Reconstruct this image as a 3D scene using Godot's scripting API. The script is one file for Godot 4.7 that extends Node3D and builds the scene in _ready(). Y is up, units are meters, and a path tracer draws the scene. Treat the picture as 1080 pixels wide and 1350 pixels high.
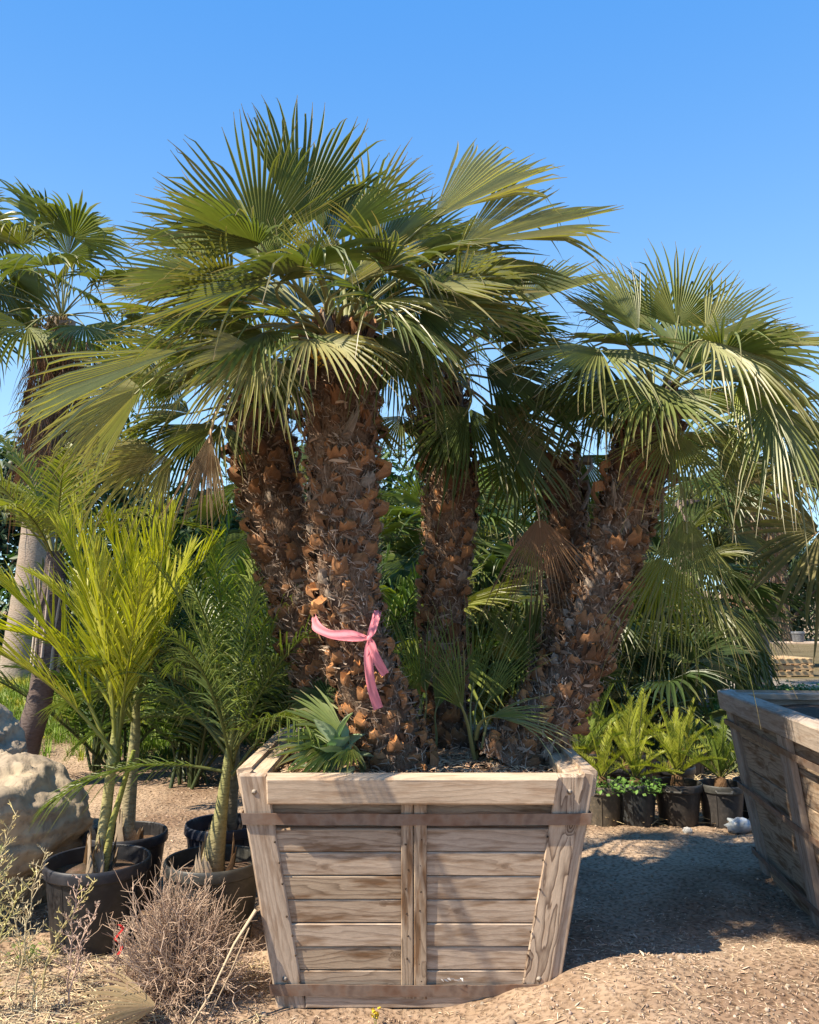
extends Node3D

var rng := RandomNumberGenerator.new()
var M := {}
var taken := {}
var noise := FastNoiseLite.new()
const DOWN := Vector3(0, -1, 0)


class Geo:
	var v := PackedVector3Array()
	var n := PackedVector3Array()
	var uv := PackedVector2Array()
	var c := PackedColorArray()
	var ix := PackedInt32Array()

	func add(p: Vector3, nn: Vector3, u: Vector2, col: Color) -> int:
		v.append(p)
		n.append(nn)
		uv.append(u)
		c.append(col)
		return v.size() - 1

	func tri(a: int, b: int, d: int) -> void:
		ix.append(a)
		if (v[b] - v[a]).cross(v[d] - v[a]).dot(n[a] + n[b] + n[d]) > 0.0:
			ix.append(d)
			ix.append(b)
		else:
			ix.append(b)
			ix.append(d)

	func quad(a: int, b: int, d: int, e: int) -> void:
		tri(a, b, d)
		tri(a, d, e)

	# flat four-cornered face with its own corners
	func face(a: Vector3, b: Vector3, d: Vector3, e: Vector3, out: Vector3, col: Color, ua := Vector2.ZERO, ub := Vector2(1, 0), ud := Vector2(1, 1), ue := Vector2(0, 1)) -> void:
		var nn := (b - a).cross(d - a)
		if nn.length_squared() < 1e-16:
			nn = (d - a).cross(e - a)
		nn = nn.normalized()
		if nn.dot(out) < 0.0:
			nn = -nn
		quad(add(a, nn, ua, col), add(b, nn, ub, col), add(d, nn, ud, col), add(e, nn, ue, col))

	func tube(pts: Array, radii: Array, sides: int, col: Color, col_end = null, flat := 1.0, cap := true) -> void:
		var m := pts.size()
		var side := Vector3.ZERO
		var first := v.size()
		for i in m:
			var t: Vector3 = (pts[mini(i + 1, m - 1)] - pts[maxi(i - 1, 0)]).normalized()
			if i == 0:
				side = t.cross(Vector3(0, 1, 0) if absf(t.y) < 0.9 else Vector3(1, 0, 0)).normalized()
			else:
				side = (side - t * side.dot(t)).normalized()
			var up := t.cross(side)
			var r: float = radii[i]
			var cc: Color = col if col_end == null else col.lerp(col_end, float(i) / (m - 1))
			for k in sides:
				var a := TAU * k / sides
				var d := side * cos(a) + up * sin(a) * flat
				add(pts[i] + d * r, (side * cos(a) + up * sin(a) / flat).normalized(), Vector2(float(k) / sides, float(i) / (m - 1)), cc)
		for i in m - 1:
			for k in sides:
				var k2 := (k + 1) % sides
				quad(first + i * sides + k, first + i * sides + k2, first + (i + 1) * sides + k2, first + (i + 1) * sides + k)
		if cap and sides > 3:
			for e in 2:
				var at := first if e == 0 else first + (m - 1) * sides
				var o: Vector3 = (pts[0] - pts[1] if e == 0 else pts[m - 1] - pts[m - 2]).normalized()
				var mid := add(pts[0 if e == 0 else m - 1], o, Vector2(0.5, 0.5), c[at])
				var ring := []
				for k in sides:
					ring.append(add(v[at + k], o, uv[at + k], c[at]))
				for k in sides:
					tri(mid, ring[k], ring[(k + 1) % sides])

	# one turned profile: rows of (radius, height)
	func lathe(prof: Array, sides: int, at: Vector3, col: Color, wob := 0.0) -> void:
		var first := v.size()
		for i in prof.size():
			var p: Vector2 = prof[i]
			var q: Vector2 = prof[mini(i + 1, prof.size() - 1)] - prof[maxi(i - 1, 0)]
			for k in sides + 1:
				var a := TAU * k / sides
				var rr := p.x * (1.0 + wob * sin(a * 2.0 + p.y * 3.0))
				add(at + Vector3(cos(a) * rr, p.y, sin(a) * rr), Vector3(cos(a) * q.y, -q.x, sin(a) * q.y).normalized(), Vector2(float(k) / sides * 3.0, p.y * 3.0), col)
		for i in prof.size() - 1:
			for k in sides:
				quad(first + i * (sides + 1) + k, first + i * (sides + 1) + k + 1, first + (i + 1) * (sides + 1) + k + 1, first + (i + 1) * (sides + 1) + k)

	func mesh(mat: Material) -> ArrayMesh:
		var arr := []
		arr.resize(Mesh.ARRAY_MAX)
		arr[Mesh.ARRAY_VERTEX] = v
		arr[Mesh.ARRAY_NORMAL] = n
		arr[Mesh.ARRAY_TEX_UV] = uv
		arr[Mesh.ARRAY_COLOR] = c
		arr[Mesh.ARRAY_INDEX] = ix
		var out := ArrayMesh.new()
		out.add_surface_from_arrays(Mesh.PRIMITIVE_TRIANGLES, arr)
		out.surface_set_material(0, mat)
		return out


# ---------------------------------------------------------------- naming
func numbered(called: String) -> String:
	if not taken.has(called):
		taken[called] = 0
		return called
	taken[called] += 1
	return "%s_%03d" % [called, taken[called]]


func tag(o: Node, label: String, category: String, group := "", kind := "") -> Node:
	if label:
		o.set_meta("label", label)
	if category:
		o.set_meta("category", category)
	if group:
		o.set_meta("group", group)
	if kind:
		o.set_meta("kind", kind)
	return o


func thing(called: String, label: String, category: String, at := Vector3.ZERO, group := "") -> Node3D:
	var o := Node3D.new()
	o.name = numbered(called)
	add_child(o)
	o.position = at
	tag(o, label, category, group)
	return o


func obj(called: String, mesh: Mesh, parent: Node = self, at := Vector3.ZERO) -> MeshInstance3D:
	var o := MeshInstance3D.new()
	o.mesh = mesh
	o.name = numbered(called) if parent == self else called
	parent.add_child(o, true)
	o.position = at
	return o


func multi(called: String, mesh: Mesh, places: Array, colors: Array, parent: Node = self) -> MultiMeshInstance3D:
	var mm := MultiMesh.new()
	mm.transform_format = MultiMesh.TRANSFORM_3D
	mm.use_colors = true
	mm.mesh = mesh
	mm.instance_count = places.size()
	for i in places.size():
		mm.set_instance_transform(i, places[i])
		mm.set_instance_color(i, colors[i])
	var o := MultiMeshInstance3D.new()
	o.multimesh = mm
	o.name = numbered(called) if parent == self else called
	parent.add_child(o, true)
	return o


func R(a: float, b: float) -> float:
	return rng.randf_range(a, b)


func tint(c: Color, amount: float) -> Color:
	var k := 1.0 + R(-amount, amount)
	return Color(c.r * k * (1.0 + R(-amount, amount) * 0.3), c.g * k, c.b * k * (1.0 + R(-amount, amount) * 0.3))


func lin(r: float, g: float, b: float) -> Color:
	return Color(r, g, b).linear_to_srgb()


# ---------------------------------------------------------------- materials
func mat(called: String, albedo: Color, rough: float, vc := true, spec := 0.5) -> StandardMaterial3D:
	var m := StandardMaterial3D.new()
	m.resource_name = called
	m.albedo_color = albedo
	m.roughness = rough
	m.metallic_specular = spec
	m.vertex_color_use_as_albedo = vc
	M[called] = m
	return m


func noise_tex(freq: float, octaves: int, stops: Array, size := 512, sd := 1, cell := false) -> NoiseTexture2D:
	var f := FastNoiseLite.new()
	f.noise_type = FastNoiseLite.TYPE_CELLULAR if cell else FastNoiseLite.TYPE_SIMPLEX_SMOOTH
	f.frequency = freq
	f.fractal_octaves = octaves
	f.seed = sd
	var t := NoiseTexture2D.new()
	t.width = size
	t.height = size
	t.seamless = true
	t.noise = f
	if stops.size():
		var gr := Gradient.new()
		var offs := PackedFloat32Array()
		var cols := PackedColorArray()
		for s in stops:
			offs.append(s[0])
			cols.append(lin(s[1], s[2], s[3]))
		gr.offsets = offs
		gr.colors = cols
		t.color_ramp = gr
	return t


# weathered timber: latewood lines bent round knots, fibre, brown stains; covers 1.4 m by 0.28 m
func wood_tex(sd: int, contrast: float, knots: Array, rings: float, warp: float, light: Color, dark: Color, stain: Color, stain_much: float) -> ImageTexture:
	var w := 768
	var h := 154
	var f := FastNoiseLite.new()
	f.noise_type = FastNoiseLite.TYPE_SIMPLEX_SMOOTH
	f.frequency = 1.0
	f.fractal_octaves = 3
	f.seed = sd
	var data := PackedByteArray()
	data.resize(w * h * 3)
	for yy in h:
		var y := yy * 0.28 / h
		for xx in w:
			var x := xx * 1.4 / w
			var r := y * rings + f.get_noise_2d(x * 0.9, y * 5.0) * warp + f.get_noise_2d(x * 5.0 + 9.0, y * 22.0) * 0.35
			var knot := 0.0
			for k in knots:
				var dx: float = (x - k[0]) * 0.62
				var dy: float = y - k[1]
				var q: float = (dx * dx + dy * dy) / (k[2] * k[2])
				r += k[3] * exp(-q * 0.35) * (1.0 if dy > 0.0 else -1.0) * minf(1.0, absf(dy) / k[2] * 2.0)
				if q < 1.0:
					knot = maxf(knot, 1.0 - q * q)
					r = sqrt(q) * 3.2 + f.get_noise_2d(x * 20.0, y * 20.0) * 0.4
			var s := r - floorf(r)
			var line := s * s * s * (1.0 if s < 0.93 else (1.0 - s) / 0.07)
			var fibre := f.get_noise_2d(x * 14.0, y * 520.0) * 0.24 + f.get_noise_2d(x * 60.0 + 3.0, y * 900.0) * 0.1
			var st := clampf(f.get_noise_2d(x * 2.6 + 31.0, y * 13.0) * 1.6 + f.get_noise_2d(x * 9.0, y * 40.0 + 5.0) * 0.6, 0.0, 1.0) * stain_much
			var c := light.lerp(stain, st).lerp(dark, clampf(line * contrast + knot * 0.55, 0.0, 1.0))
			var b := 1.0 + fibre + f.get_noise_2d(x * 1.3 - 7.0, y * 4.0) * 0.16
			var at := (yy * w + xx) * 3
			var o := Color(c.r * b, c.g * b, c.b * b).linear_to_srgb()
			data[at] = clampi(int(o.r * 255.0), 0, 255)
			data[at + 1] = clampi(int(o.g * 255.0), 0, 255)
			data[at + 2] = clampi(int(o.b * 255.0), 0, 255)
	return ImageTexture.create_from_image(Image.create_from_data(w, h, false, Image.FORMAT_RGB8, data))


# short streaks along the blade, dull dusty patches; for leaves
func streak_tex(sd: int, along: float, across: float, low: float) -> ImageTexture:
	var w := 64
	var h := 256
	var f := FastNoiseLite.new()
	f.noise_type = FastNoiseLite.TYPE_SIMPLEX_SMOOTH
	f.frequency = 1.0
	f.seed = sd
	var img := Image.create(w, h, false, Image.FORMAT_RGB8)
	for y in h:
		for x in w:
			var k := clampf(0.5 + 0.45 * f.get_noise_2d(float(x) / w * across, float(y) / h * along) + 0.25 * f.get_noise_2d(float(x) / w * 3.0, float(y) / h * 9.0 + 20.0), 0.0, 1.0)
			var q := low + (1.0 - low) * k
			img.set_pixel(x, y, lin(q, q * 0.99, q * 0.96))
	return ImageTexture.create_from_image(img)


func wood_mat(called: String, tex: Texture2D, rough := 0.85) -> void:
	var m := mat(called, Color.WHITE, rough, true, 0.35)
	m.albedo_texture = tex
	m.heightmap_enabled = true
	m.heightmap_texture = tex
	m.heightmap_scale = 0.25


func make_materials() -> void:
	var light := Color(0.41, 0.31, 0.225)
	wood_mat("plank_wood", wood_tex(3, 0.75, [[0.30, 0.06, 0.016, 1.6], [1.05, 0.19, 0.013, 1.2]], 40.0, 2.2, light, Color(0.15, 0.095, 0.06), Color(0.18, 0.105, 0.058), 0.95))
	wood_mat("plank_wood_plain", wood_tex(11, 0.6, [[0.82, 0.12, 0.012, 1.2]], 34.0, 1.4, Color(0.43, 0.335, 0.255), Color(0.17, 0.115, 0.08), Color(0.22, 0.135, 0.078), 0.8))
	wood_mat("plank_wood_stained", wood_tex(23, 0.8, [[0.5, 0.15, 0.02, 1.8], [1.2, 0.05, 0.012, 1.0]], 36.0, 2.4, Color(0.385, 0.29, 0.205), Color(0.12, 0.075, 0.045), Color(0.18, 0.1, 0.052), 1.0))
	wood_mat("swirl_wood", wood_tex(37, 1.1, [[0.42, 0.1, 0.045, 2.6], [1.0, 0.21, 0.03, 2.0], [0.05, 0.18, 0.03, 1.6]], 32.0, 3.4, Color(0.5, 0.39, 0.29), Color(0.1, 0.06, 0.04), Color(0.33, 0.21, 0.13), 0.4))
	wood_mat("rail_wood", wood_tex(51, 0.5, [[0.62, 0.2, 0.012, 0.8]], 34.0, 1.3, Color(0.5, 0.385, 0.28), Color(0.23, 0.15, 0.095), Color(0.32, 0.2, 0.12), 0.6))
	wood_mat("grey_wood", wood_tex(67, 0.5, [[0.7, 0.1, 0.014, 1.2]], 24.0, 1.4, Color(0.4, 0.33, 0.27), Color(0.15, 0.11, 0.08), Color(0.24, 0.165, 0.115), 0.7))
	var m := mat("strap_metal", lin(0.25, 0.19, 0.155), 0.6, true, 0.5)
	m.metallic = 0.25
	m.albedo_texture = noise_tex(0.02, 5, [[0.0, 0.5, 0.43, 0.4], [0.45, 0.9, 0.88, 0.86], [0.62, 0.85, 0.74, 0.66], [1.0, 0.6, 0.42, 0.33]], 256, 5)
	m.uv1_scale = Vector3(1.0, 1.0, 1.0)

	m = mat("fan_leaf", Color.WHITE, 0.4, true, 0.5)
	m.albedo_texture = streak_tex(4, 5.0, 26.0, 0.62)
	m.backlight_enabled = true
	m.backlight = lin(0.6, 0.62, 0.16)
	m = mat("feather_leaf", Color.WHITE, 0.4, true, 0.5)
	m.albedo_texture = streak_tex(8, 6.0, 18.0, 0.68)
	m.backlight_enabled = true
	m.backlight = lin(0.8, 0.85, 0.18)
	m = mat("tree_leaf", Color.WHITE, 0.5, true, 0.45)
	m.backlight_enabled = true
	m.backlight = lin(0.35, 0.5, 0.15)
	m = mat("dry_leaf", Color.WHITE, 0.8, true, 0.3)
	m.albedo_texture = streak_tex(15, 7.0, 30.0, 0.5)
	m.backlight_enabled = true
	m.backlight = lin(0.3, 0.22, 0.14)
	mat("stalk", Color.WHITE, 0.55)
	m = mat("bark_core", Color.WHITE, 0.95, true, 0.2)
	m.albedo_texture = noise_tex(0.03, 5, [[0.0, 0.25, 0.2, 0.16], [0.5, 0.7, 0.65, 0.6], [1.0, 1.0, 0.95, 0.9]], 512, 8)
	m.uv1_triplanar = true
	m.uv1_scale = Vector3(6, 2.2, 6)
	m.heightmap_enabled = true
	m.heightmap_texture = m.albedo_texture
	m.heightmap_scale = 1.2
	m = mat("leaf_base_wood", Color.WHITE, 0.75, true, 0.35)
	m.albedo_texture = noise_tex(0.05, 4, [[0.0, 0.4, 0.36, 0.33], [0.5, 0.8, 0.78, 0.75], [1.0, 1.0, 1.0, 1.0]], 256, 12)
	m.uv1_triplanar = true
	m.uv1_scale = Vector3(28, 9, 28)
	m = mat("grey_trunk", Color.WHITE, 0.9, true, 0.3)
	m.albedo_texture = noise_tex(0.03, 5, [[0.0, 0.45, 0.42, 0.4], [0.5, 0.8, 0.78, 0.76], [1.0, 1.0, 1.0, 1.0]], 512, 18)
	m.uv1_triplanar = true
	m.uv1_scale = Vector3(1.2, 3.4, 1.2)
	m.heightmap_enabled = true
	m.heightmap_texture = m.albedo_texture
	m.heightmap_scale = 1.5

	m = mat("dirt", Color.WHITE, 0.97, true, 0.2)
	m.albedo_texture = noise_tex(0.03, 7, [[0.0, 0.3, 0.26, 0.23], [0.35, 0.68, 0.64, 0.6], [0.55, 0.92, 0.9, 0.87], [1.0, 1.0, 0.98, 0.94]], 1024, 2)
	m.uv1_triplanar = true
	m.uv1_world_triplanar = true
	m.uv1_scale = Vector3(0.9, 0.9, 0.9)
	m.detail_enabled = true
	m.detail_blend_mode = BaseMaterial3D.BLEND_MODE_MUL
	m.detail_uv_layer = BaseMaterial3D.DETAIL_UV_2
	m.uv2_triplanar = true
	m.uv2_world_triplanar = true
	m.uv2_scale = Vector3(0.13, 0.13, 0.13)
	m.detail_albedo = noise_tex(0.014, 4, [[0.0, 0.66, 0.63, 0.6], [0.5, 0.9, 0.89, 0.88], [1.0, 1.0, 1.0, 1.0]], 512, 21)
	m.heightmap_enabled = true
	m.heightmap_texture = m.albedo_texture
	m.heightmap_scale = 3.0
	m = mat("soil", Color.WHITE, 0.98, true, 0.2)
	m.albedo_texture = noise_tex(0.05, 5, [[0.0, 0.4, 0.38, 0.35], [1.0, 1.0, 1.0, 1.0]], 512, 31)
	m.uv1_triplanar = true
	m.uv1_scale = Vector3(3, 3, 3)
	m = mat("stone", Color.WHITE, 0.93, true, 0.3)
	m.albedo_texture = noise_tex(0.012, 6, [[0.0, 0.5, 0.47, 0.45], [0.38, 0.82, 0.79, 0.75], [0.6, 0.97, 0.94, 0.88], [1.0, 1.0, 0.97, 0.9]], 1024, 41)
	m.uv1_triplanar = true
	m.uv1_scale = Vector3(1.3, 1.3, 1.3)
	m.heightmap_enabled = true
	m.heightmap_texture = m.albedo_texture
	m.heightmap_scale = 3.0
	m = mat("black_plastic", Color.WHITE, 0.52, true, 0.5)
	m.roughness_texture = noise_tex(0.02, 5, [[0.0, 0.62, 0.62, 0.62], [1.0, 1.0, 1.0, 1.0]], 256, 44)
	m.albedo_texture = noise_tex(0.015, 5, [[0.0, 0.55, 0.55, 0.55], [0.55, 0.7, 0.7, 0.7], [0.75, 1.0, 0.97, 0.93], [1.0, 1.0, 0.95, 0.88]], 512, 45)
	m = mat("ribbon_cloth", lin(0.84, 0.3, 0.35), 0.75, false, 0.3)
	m.backlight_enabled = true
	m.backlight = lin(0.5, 0.18, 0.2)
	mat("plain", Color.WHITE, 0.85, true, 0.35)
	mat("steel", lin(0.5, 0.48, 0.45), 0.4, false).metallic = 0.8
	mat("plastic_film", Color.WHITE, 0.28, true, 0.6)


# fronds of the clump, in metres: foot of the blade, tip, upper side, half spread in degrees, segments, fused share, droop, cupping, look
const FRONDS_FRONT := [
	[Vector3(-0.665, 3.218, -3.550), Vector3(-0.893, 3.715, -3.450), Vector3(0.100, -0.100, 1.000), 84, 40, 0.45, 0.02, 0.12, 0],
	[Vector3(-0.534, 3.393, -3.750), Vector3(-0.417, 4.029, -3.800), Vector3(0.350, 0.100, 0.900), 42, 30, 0.60, 0.02, 0.15, 0],
	[Vector3(-0.365, 3.348, -3.800), Vector3(-0.131, 3.853, -3.850), Vector3(-0.300, 0.200, 0.900), 62, 34, 0.45, 0.03, 0.20, 2],
	[Vector3(-0.584, 2.977, -3.400), Vector3(-1.136, 2.809, -3.300), Vector3(0.000, 0.800, 0.600), 55, 34, 0.50, 0.06, 0.30, 0],
	[Vector3(-0.560, 3.001, -3.450), Vector3(-0.337, 3.280, -3.500), Vector3(0.000, 0.400, 0.900), 50, 26, 0.40, 0.03, 0.20, 0],
	[Vector3(0.117, 3.463, -3.800), Vector3(0.595, 3.842, -3.900), Vector3(-0.450, 0.400, 0.800), 38, 30, 0.75, 0.02, 0.25, 1],
	[Vector3(0.241, 3.276, -3.700), Vector3(0.827, 3.575, -3.750), Vector3(-0.300, 0.450, 0.850), 38, 32, 0.75, 0.05, 0.25, 1],
	[Vector3(-0.150, 3.327, -3.900), Vector3(0.163, 3.756, -4.000), Vector3(-0.300, 0.500, 0.700), 66, 34, 0.50, 0.03, 0.20, 0],
	[Vector3(-0.338, 2.985, -3.550), Vector3(0.072, 3.184, -3.400), Vector3(-0.200, 0.700, 0.600), 40, 28, 0.70, 0.04, 0.20, 1],
	[Vector3(0.017, 3.020, -3.550), Vector3(0.502, 3.091, -3.500), Vector3(0.000, 0.700, 0.650), 44, 30, 0.70, 0.08, 0.15, 1],
	[Vector3(0.227, 3.310, -3.950), Vector3(0.786, 3.371, -4.000), Vector3(0.000, 0.550, 0.800), 70, 34, 0.50, 0.08, 0.20, 0],
	[Vector3(0.039, 2.878, -3.450), Vector3(0.516, 2.759, -3.400), Vector3(0.100, 0.400, 0.900), 85, 42, 0.42, 0.16, 0.05, 2],
	[Vector3(-0.412, 2.693, -3.300), Vector3(-0.101, 2.568, -3.050), Vector3(0.000, 0.850, 0.500), 88, 36, 0.45, 0.30, 0.10, 1],
	[Vector3(-0.621, 2.645, -3.300), Vector3(-0.820, 2.351, -3.100), Vector3(0.200, 0.500, 0.850), 88, 40, 0.50, 0.25, 0.10, 1],
	[Vector3(-0.908, 2.616, -3.200), Vector3(-1.427, 2.360, -2.950), Vector3(0.000, 0.700, 0.700), 26, 28, 0.80, 0.05, 0.35, 1],
	[Vector3(-0.877, 3.076, -3.600), Vector3(-1.320, 3.230, -3.600), Vector3(0.100, 0.500, 0.800), 66, 36, 0.50, 0.03, 0.20, 0],
	[Vector3(-0.897, 3.327, -3.900), Vector3(-1.335, 3.600, -3.950), Vector3(0.200, 0.500, 0.800), 62, 34, 0.50, 0.03, 0.20, 0],
	[Vector3(-0.970, 3.043, -3.700), Vector3(-1.393, 3.124, -3.700), Vector3(0.000, 0.700, 0.600), 58, 30, 0.55, 0.04, 0.20, 1],
	[Vector3(-0.798, 2.855, -3.500), Vector3(-1.168, 2.792, -3.400), Vector3(0.000, 0.800, 0.500), 66, 34, 0.50, 0.10, 0.20, 2],
	[Vector3(-0.242, 3.587, -4.200), Vector3(-0.275, 4.145, -4.350), Vector3(0.000, 0.200, 1.000), 60, 28, 0.45, 0.02, 0.20, 0],
	[Vector3(0.000, 3.460, -4.200), Vector3(0.425, 3.873, -4.400), Vector3(-0.200, 0.500, 0.800), 60, 28, 0.45, 0.03, 0.20, 2],
	[Vector3(-0.784, 3.418, -4.200), Vector3(-1.024, 4.016, -4.400), Vector3(0.200, 0.300, 0.900), 66, 28, 0.45, 0.03, 0.20, 0],
	[Vector3(0.079, 3.190, -4.150), Vector3(0.618, 3.504, -4.300), Vector3(0.000, 0.700, 0.600), 66, 30, 0.50, 0.06, 0.20, 2],
	[Vector3(-0.777, 2.953, -3.900), Vector3(-1.153, 2.839, -4.000), Vector3(0.000, 0.700, 0.600), 70, 30, 0.50, 0.15, 0.20, 2],
	[Vector3(-0.118, 2.803, -3.550), Vector3(0.208, 2.538, -3.400), Vector3(0.200, 0.500, 0.800), 80, 34, 0.45, 0.25, 0.10, 2],
	[Vector3(-0.413, 3.140, -3.600), Vector3(-0.460, 3.329, -3.400), Vector3(0.000, 0.500, 0.900), 50, 26, 0.45, 0.02, 0.30, 1],
	[Vector3(-0.227, 2.886, -3.400), Vector3(0.059, 2.788, -3.100), Vector3(0.000, 0.900, 0.300), 62, 30, 0.50, 0.15, 0.20, 1],
	[Vector3(-0.517, 2.819, -3.400), Vector3(-0.708, 2.773, -3.100), Vector3(0.000, 0.900, 0.300), 62, 30, 0.50, 0.10, 0.20, 0],
	[Vector3(-0.341, 3.334, -4.200), Vector3(-0.303, 3.797, -4.500), Vector3(0.000, 0.500, 0.700), 70, 26, 0.45, 0.03, 0.20, 2],
	[Vector3(-0.572, 3.184, -4.300), Vector3(-0.945, 3.611, -4.700), Vector3(0.200, 0.600, 0.600), 70, 26, 0.45, 0.08, 0.20, 2],
	[Vector3(-0.082, 3.142, -4.300), Vector3(0.275, 3.511, -4.800), Vector3(-0.200, 0.700, 0.500), 70, 26, 0.45, 0.08, 0.20, 2],
	[Vector3(-0.544, 2.715, -3.600), Vector3(-0.672, 2.431, -3.500), Vector3(0.100, 0.400, 0.900), 50, 26, 0.50, 0.20, 0.10, 2],
	[Vector3(-0.074, 2.846, -3.900), Vector3(0.073, 2.545, -3.900), Vector3(-0.100, 0.400, 0.900), 60, 26, 0.50, 0.25, 0.10, 2],
]
const FRONDS_LEFT := [
	[Vector3(-1.328, 2.676, -4.000), Vector3(-1.817, 2.463, -3.900), Vector3(0.000, 0.700, 0.700), 70, 34, 0.42, 0.20, 0.15, 1],
	[Vector3(-1.251, 2.637, -3.800), Vector3(-1.567, 2.264, -3.700), Vector3(0.300, 0.550, 0.700), 24, 24, 0.75, 0.05, 0.30, 1],
	[Vector3(-1.273, 2.382, -4.100), Vector3(-1.678, 2.205, -4.000), Vector3(0.000, 0.700, 0.700), 70, 32, 0.42, 0.25, 0.15, 1],
	[Vector3(-1.170, 2.333, -4.000), Vector3(-1.461, 2.066, -3.900), Vector3(0.200, 0.500, 0.800), 52, 30, 0.50, 0.15, 0.15, 1],
	[Vector3(-1.286, 2.787, -4.200), Vector3(-1.706, 2.932, -4.300), Vector3(0.000, 0.800, 0.500), 64, 30, 0.50, 0.06, 0.20, 0],
	[Vector3(-1.086, 3.025, -4.600), Vector3(-1.480, 3.283, -4.800), Vector3(0.100, 0.700, 0.600), 66, 28, 0.50, 0.06, 0.20, 2],
	[Vector3(-0.862, 3.087, -4.800), Vector3(-0.857, 3.491, -5.000), Vector3(0.000, 0.600, 0.700), 66, 26, 0.50, 0.06, 0.20, 2],
	[Vector3(-1.145, 2.690, -3.950), Vector3(-1.301, 2.562, -3.850), Vector3(0.000, 0.500, 0.800), 70, 30, 0.50, 0.15, 0.20, 2],
	[Vector3(-1.169, 2.621, -4.300), Vector3(-1.587, 2.570, -4.350), Vector3(0.000, 0.800, 0.500), 70, 30, 0.50, 0.15, 0.20, 0],
	[Vector3(-1.100, 2.537, -4.200), Vector3(-1.274, 2.205, -4.100), Vector3(0.200, 0.400, 0.900), 60, 28, 0.50, 0.20, 0.10, 2],
	[Vector3(-1.096, 2.961, -4.850), Vector3(-1.557, 3.100, -5.000), Vector3(0.000, 0.700, 0.600), 66, 26, 0.50, 0.10, 0.20, 2],
	[Vector3(-0.639, 2.961, -4.850), Vector3(-0.474, 3.295, -5.000), Vector3(0.000, 0.700, 0.600), 66, 26, 0.50, 0.10, 0.20, 2],
	[Vector3(-0.924, 2.481, -3.950), Vector3(-1.016, 2.250, -3.700), Vector3(0.000, 0.600, 0.800), 66, 28, 0.50, 0.20, 0.15, 0],
	[Vector3(-0.906, 2.390, -3.700), Vector3(-0.939, 1.969, -3.660), Vector3(0.100, 0.200, 1.000), 22, 26, 0.25, 0.02, 0.25, 5],
]
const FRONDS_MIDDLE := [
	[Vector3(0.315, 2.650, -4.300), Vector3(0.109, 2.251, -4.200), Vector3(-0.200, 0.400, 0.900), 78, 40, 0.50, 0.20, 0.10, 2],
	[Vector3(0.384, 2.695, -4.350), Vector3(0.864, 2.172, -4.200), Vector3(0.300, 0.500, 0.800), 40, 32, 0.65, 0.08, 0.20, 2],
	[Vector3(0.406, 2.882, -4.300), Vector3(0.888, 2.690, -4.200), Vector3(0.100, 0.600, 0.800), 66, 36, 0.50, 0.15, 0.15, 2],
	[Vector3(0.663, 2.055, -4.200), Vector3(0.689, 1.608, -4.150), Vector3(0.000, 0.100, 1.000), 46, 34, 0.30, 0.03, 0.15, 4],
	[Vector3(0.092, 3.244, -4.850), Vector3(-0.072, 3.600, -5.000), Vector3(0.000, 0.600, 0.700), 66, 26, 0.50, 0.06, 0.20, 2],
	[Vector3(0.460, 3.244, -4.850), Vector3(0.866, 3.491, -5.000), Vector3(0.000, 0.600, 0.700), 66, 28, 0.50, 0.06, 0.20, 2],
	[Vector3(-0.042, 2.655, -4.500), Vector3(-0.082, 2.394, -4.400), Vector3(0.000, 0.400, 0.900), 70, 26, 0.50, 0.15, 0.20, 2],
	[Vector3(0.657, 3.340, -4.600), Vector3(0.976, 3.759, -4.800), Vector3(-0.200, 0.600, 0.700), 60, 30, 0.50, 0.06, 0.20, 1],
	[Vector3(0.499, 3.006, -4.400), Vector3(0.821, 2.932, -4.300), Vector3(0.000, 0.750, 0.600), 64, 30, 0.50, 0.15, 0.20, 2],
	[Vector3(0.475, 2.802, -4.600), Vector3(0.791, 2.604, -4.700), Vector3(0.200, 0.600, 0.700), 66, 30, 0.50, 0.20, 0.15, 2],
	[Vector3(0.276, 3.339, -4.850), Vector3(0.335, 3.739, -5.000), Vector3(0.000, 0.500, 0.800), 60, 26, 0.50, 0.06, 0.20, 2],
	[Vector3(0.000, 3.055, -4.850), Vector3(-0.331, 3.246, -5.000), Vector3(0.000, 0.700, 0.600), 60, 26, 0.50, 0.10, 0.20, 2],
	[Vector3(0.206, 2.582, -4.400), Vector3(0.239, 2.234, -4.300), Vector3(0.000, 0.400, 0.900), 60, 28, 0.50, 0.20, 0.10, 2],
]
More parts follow.
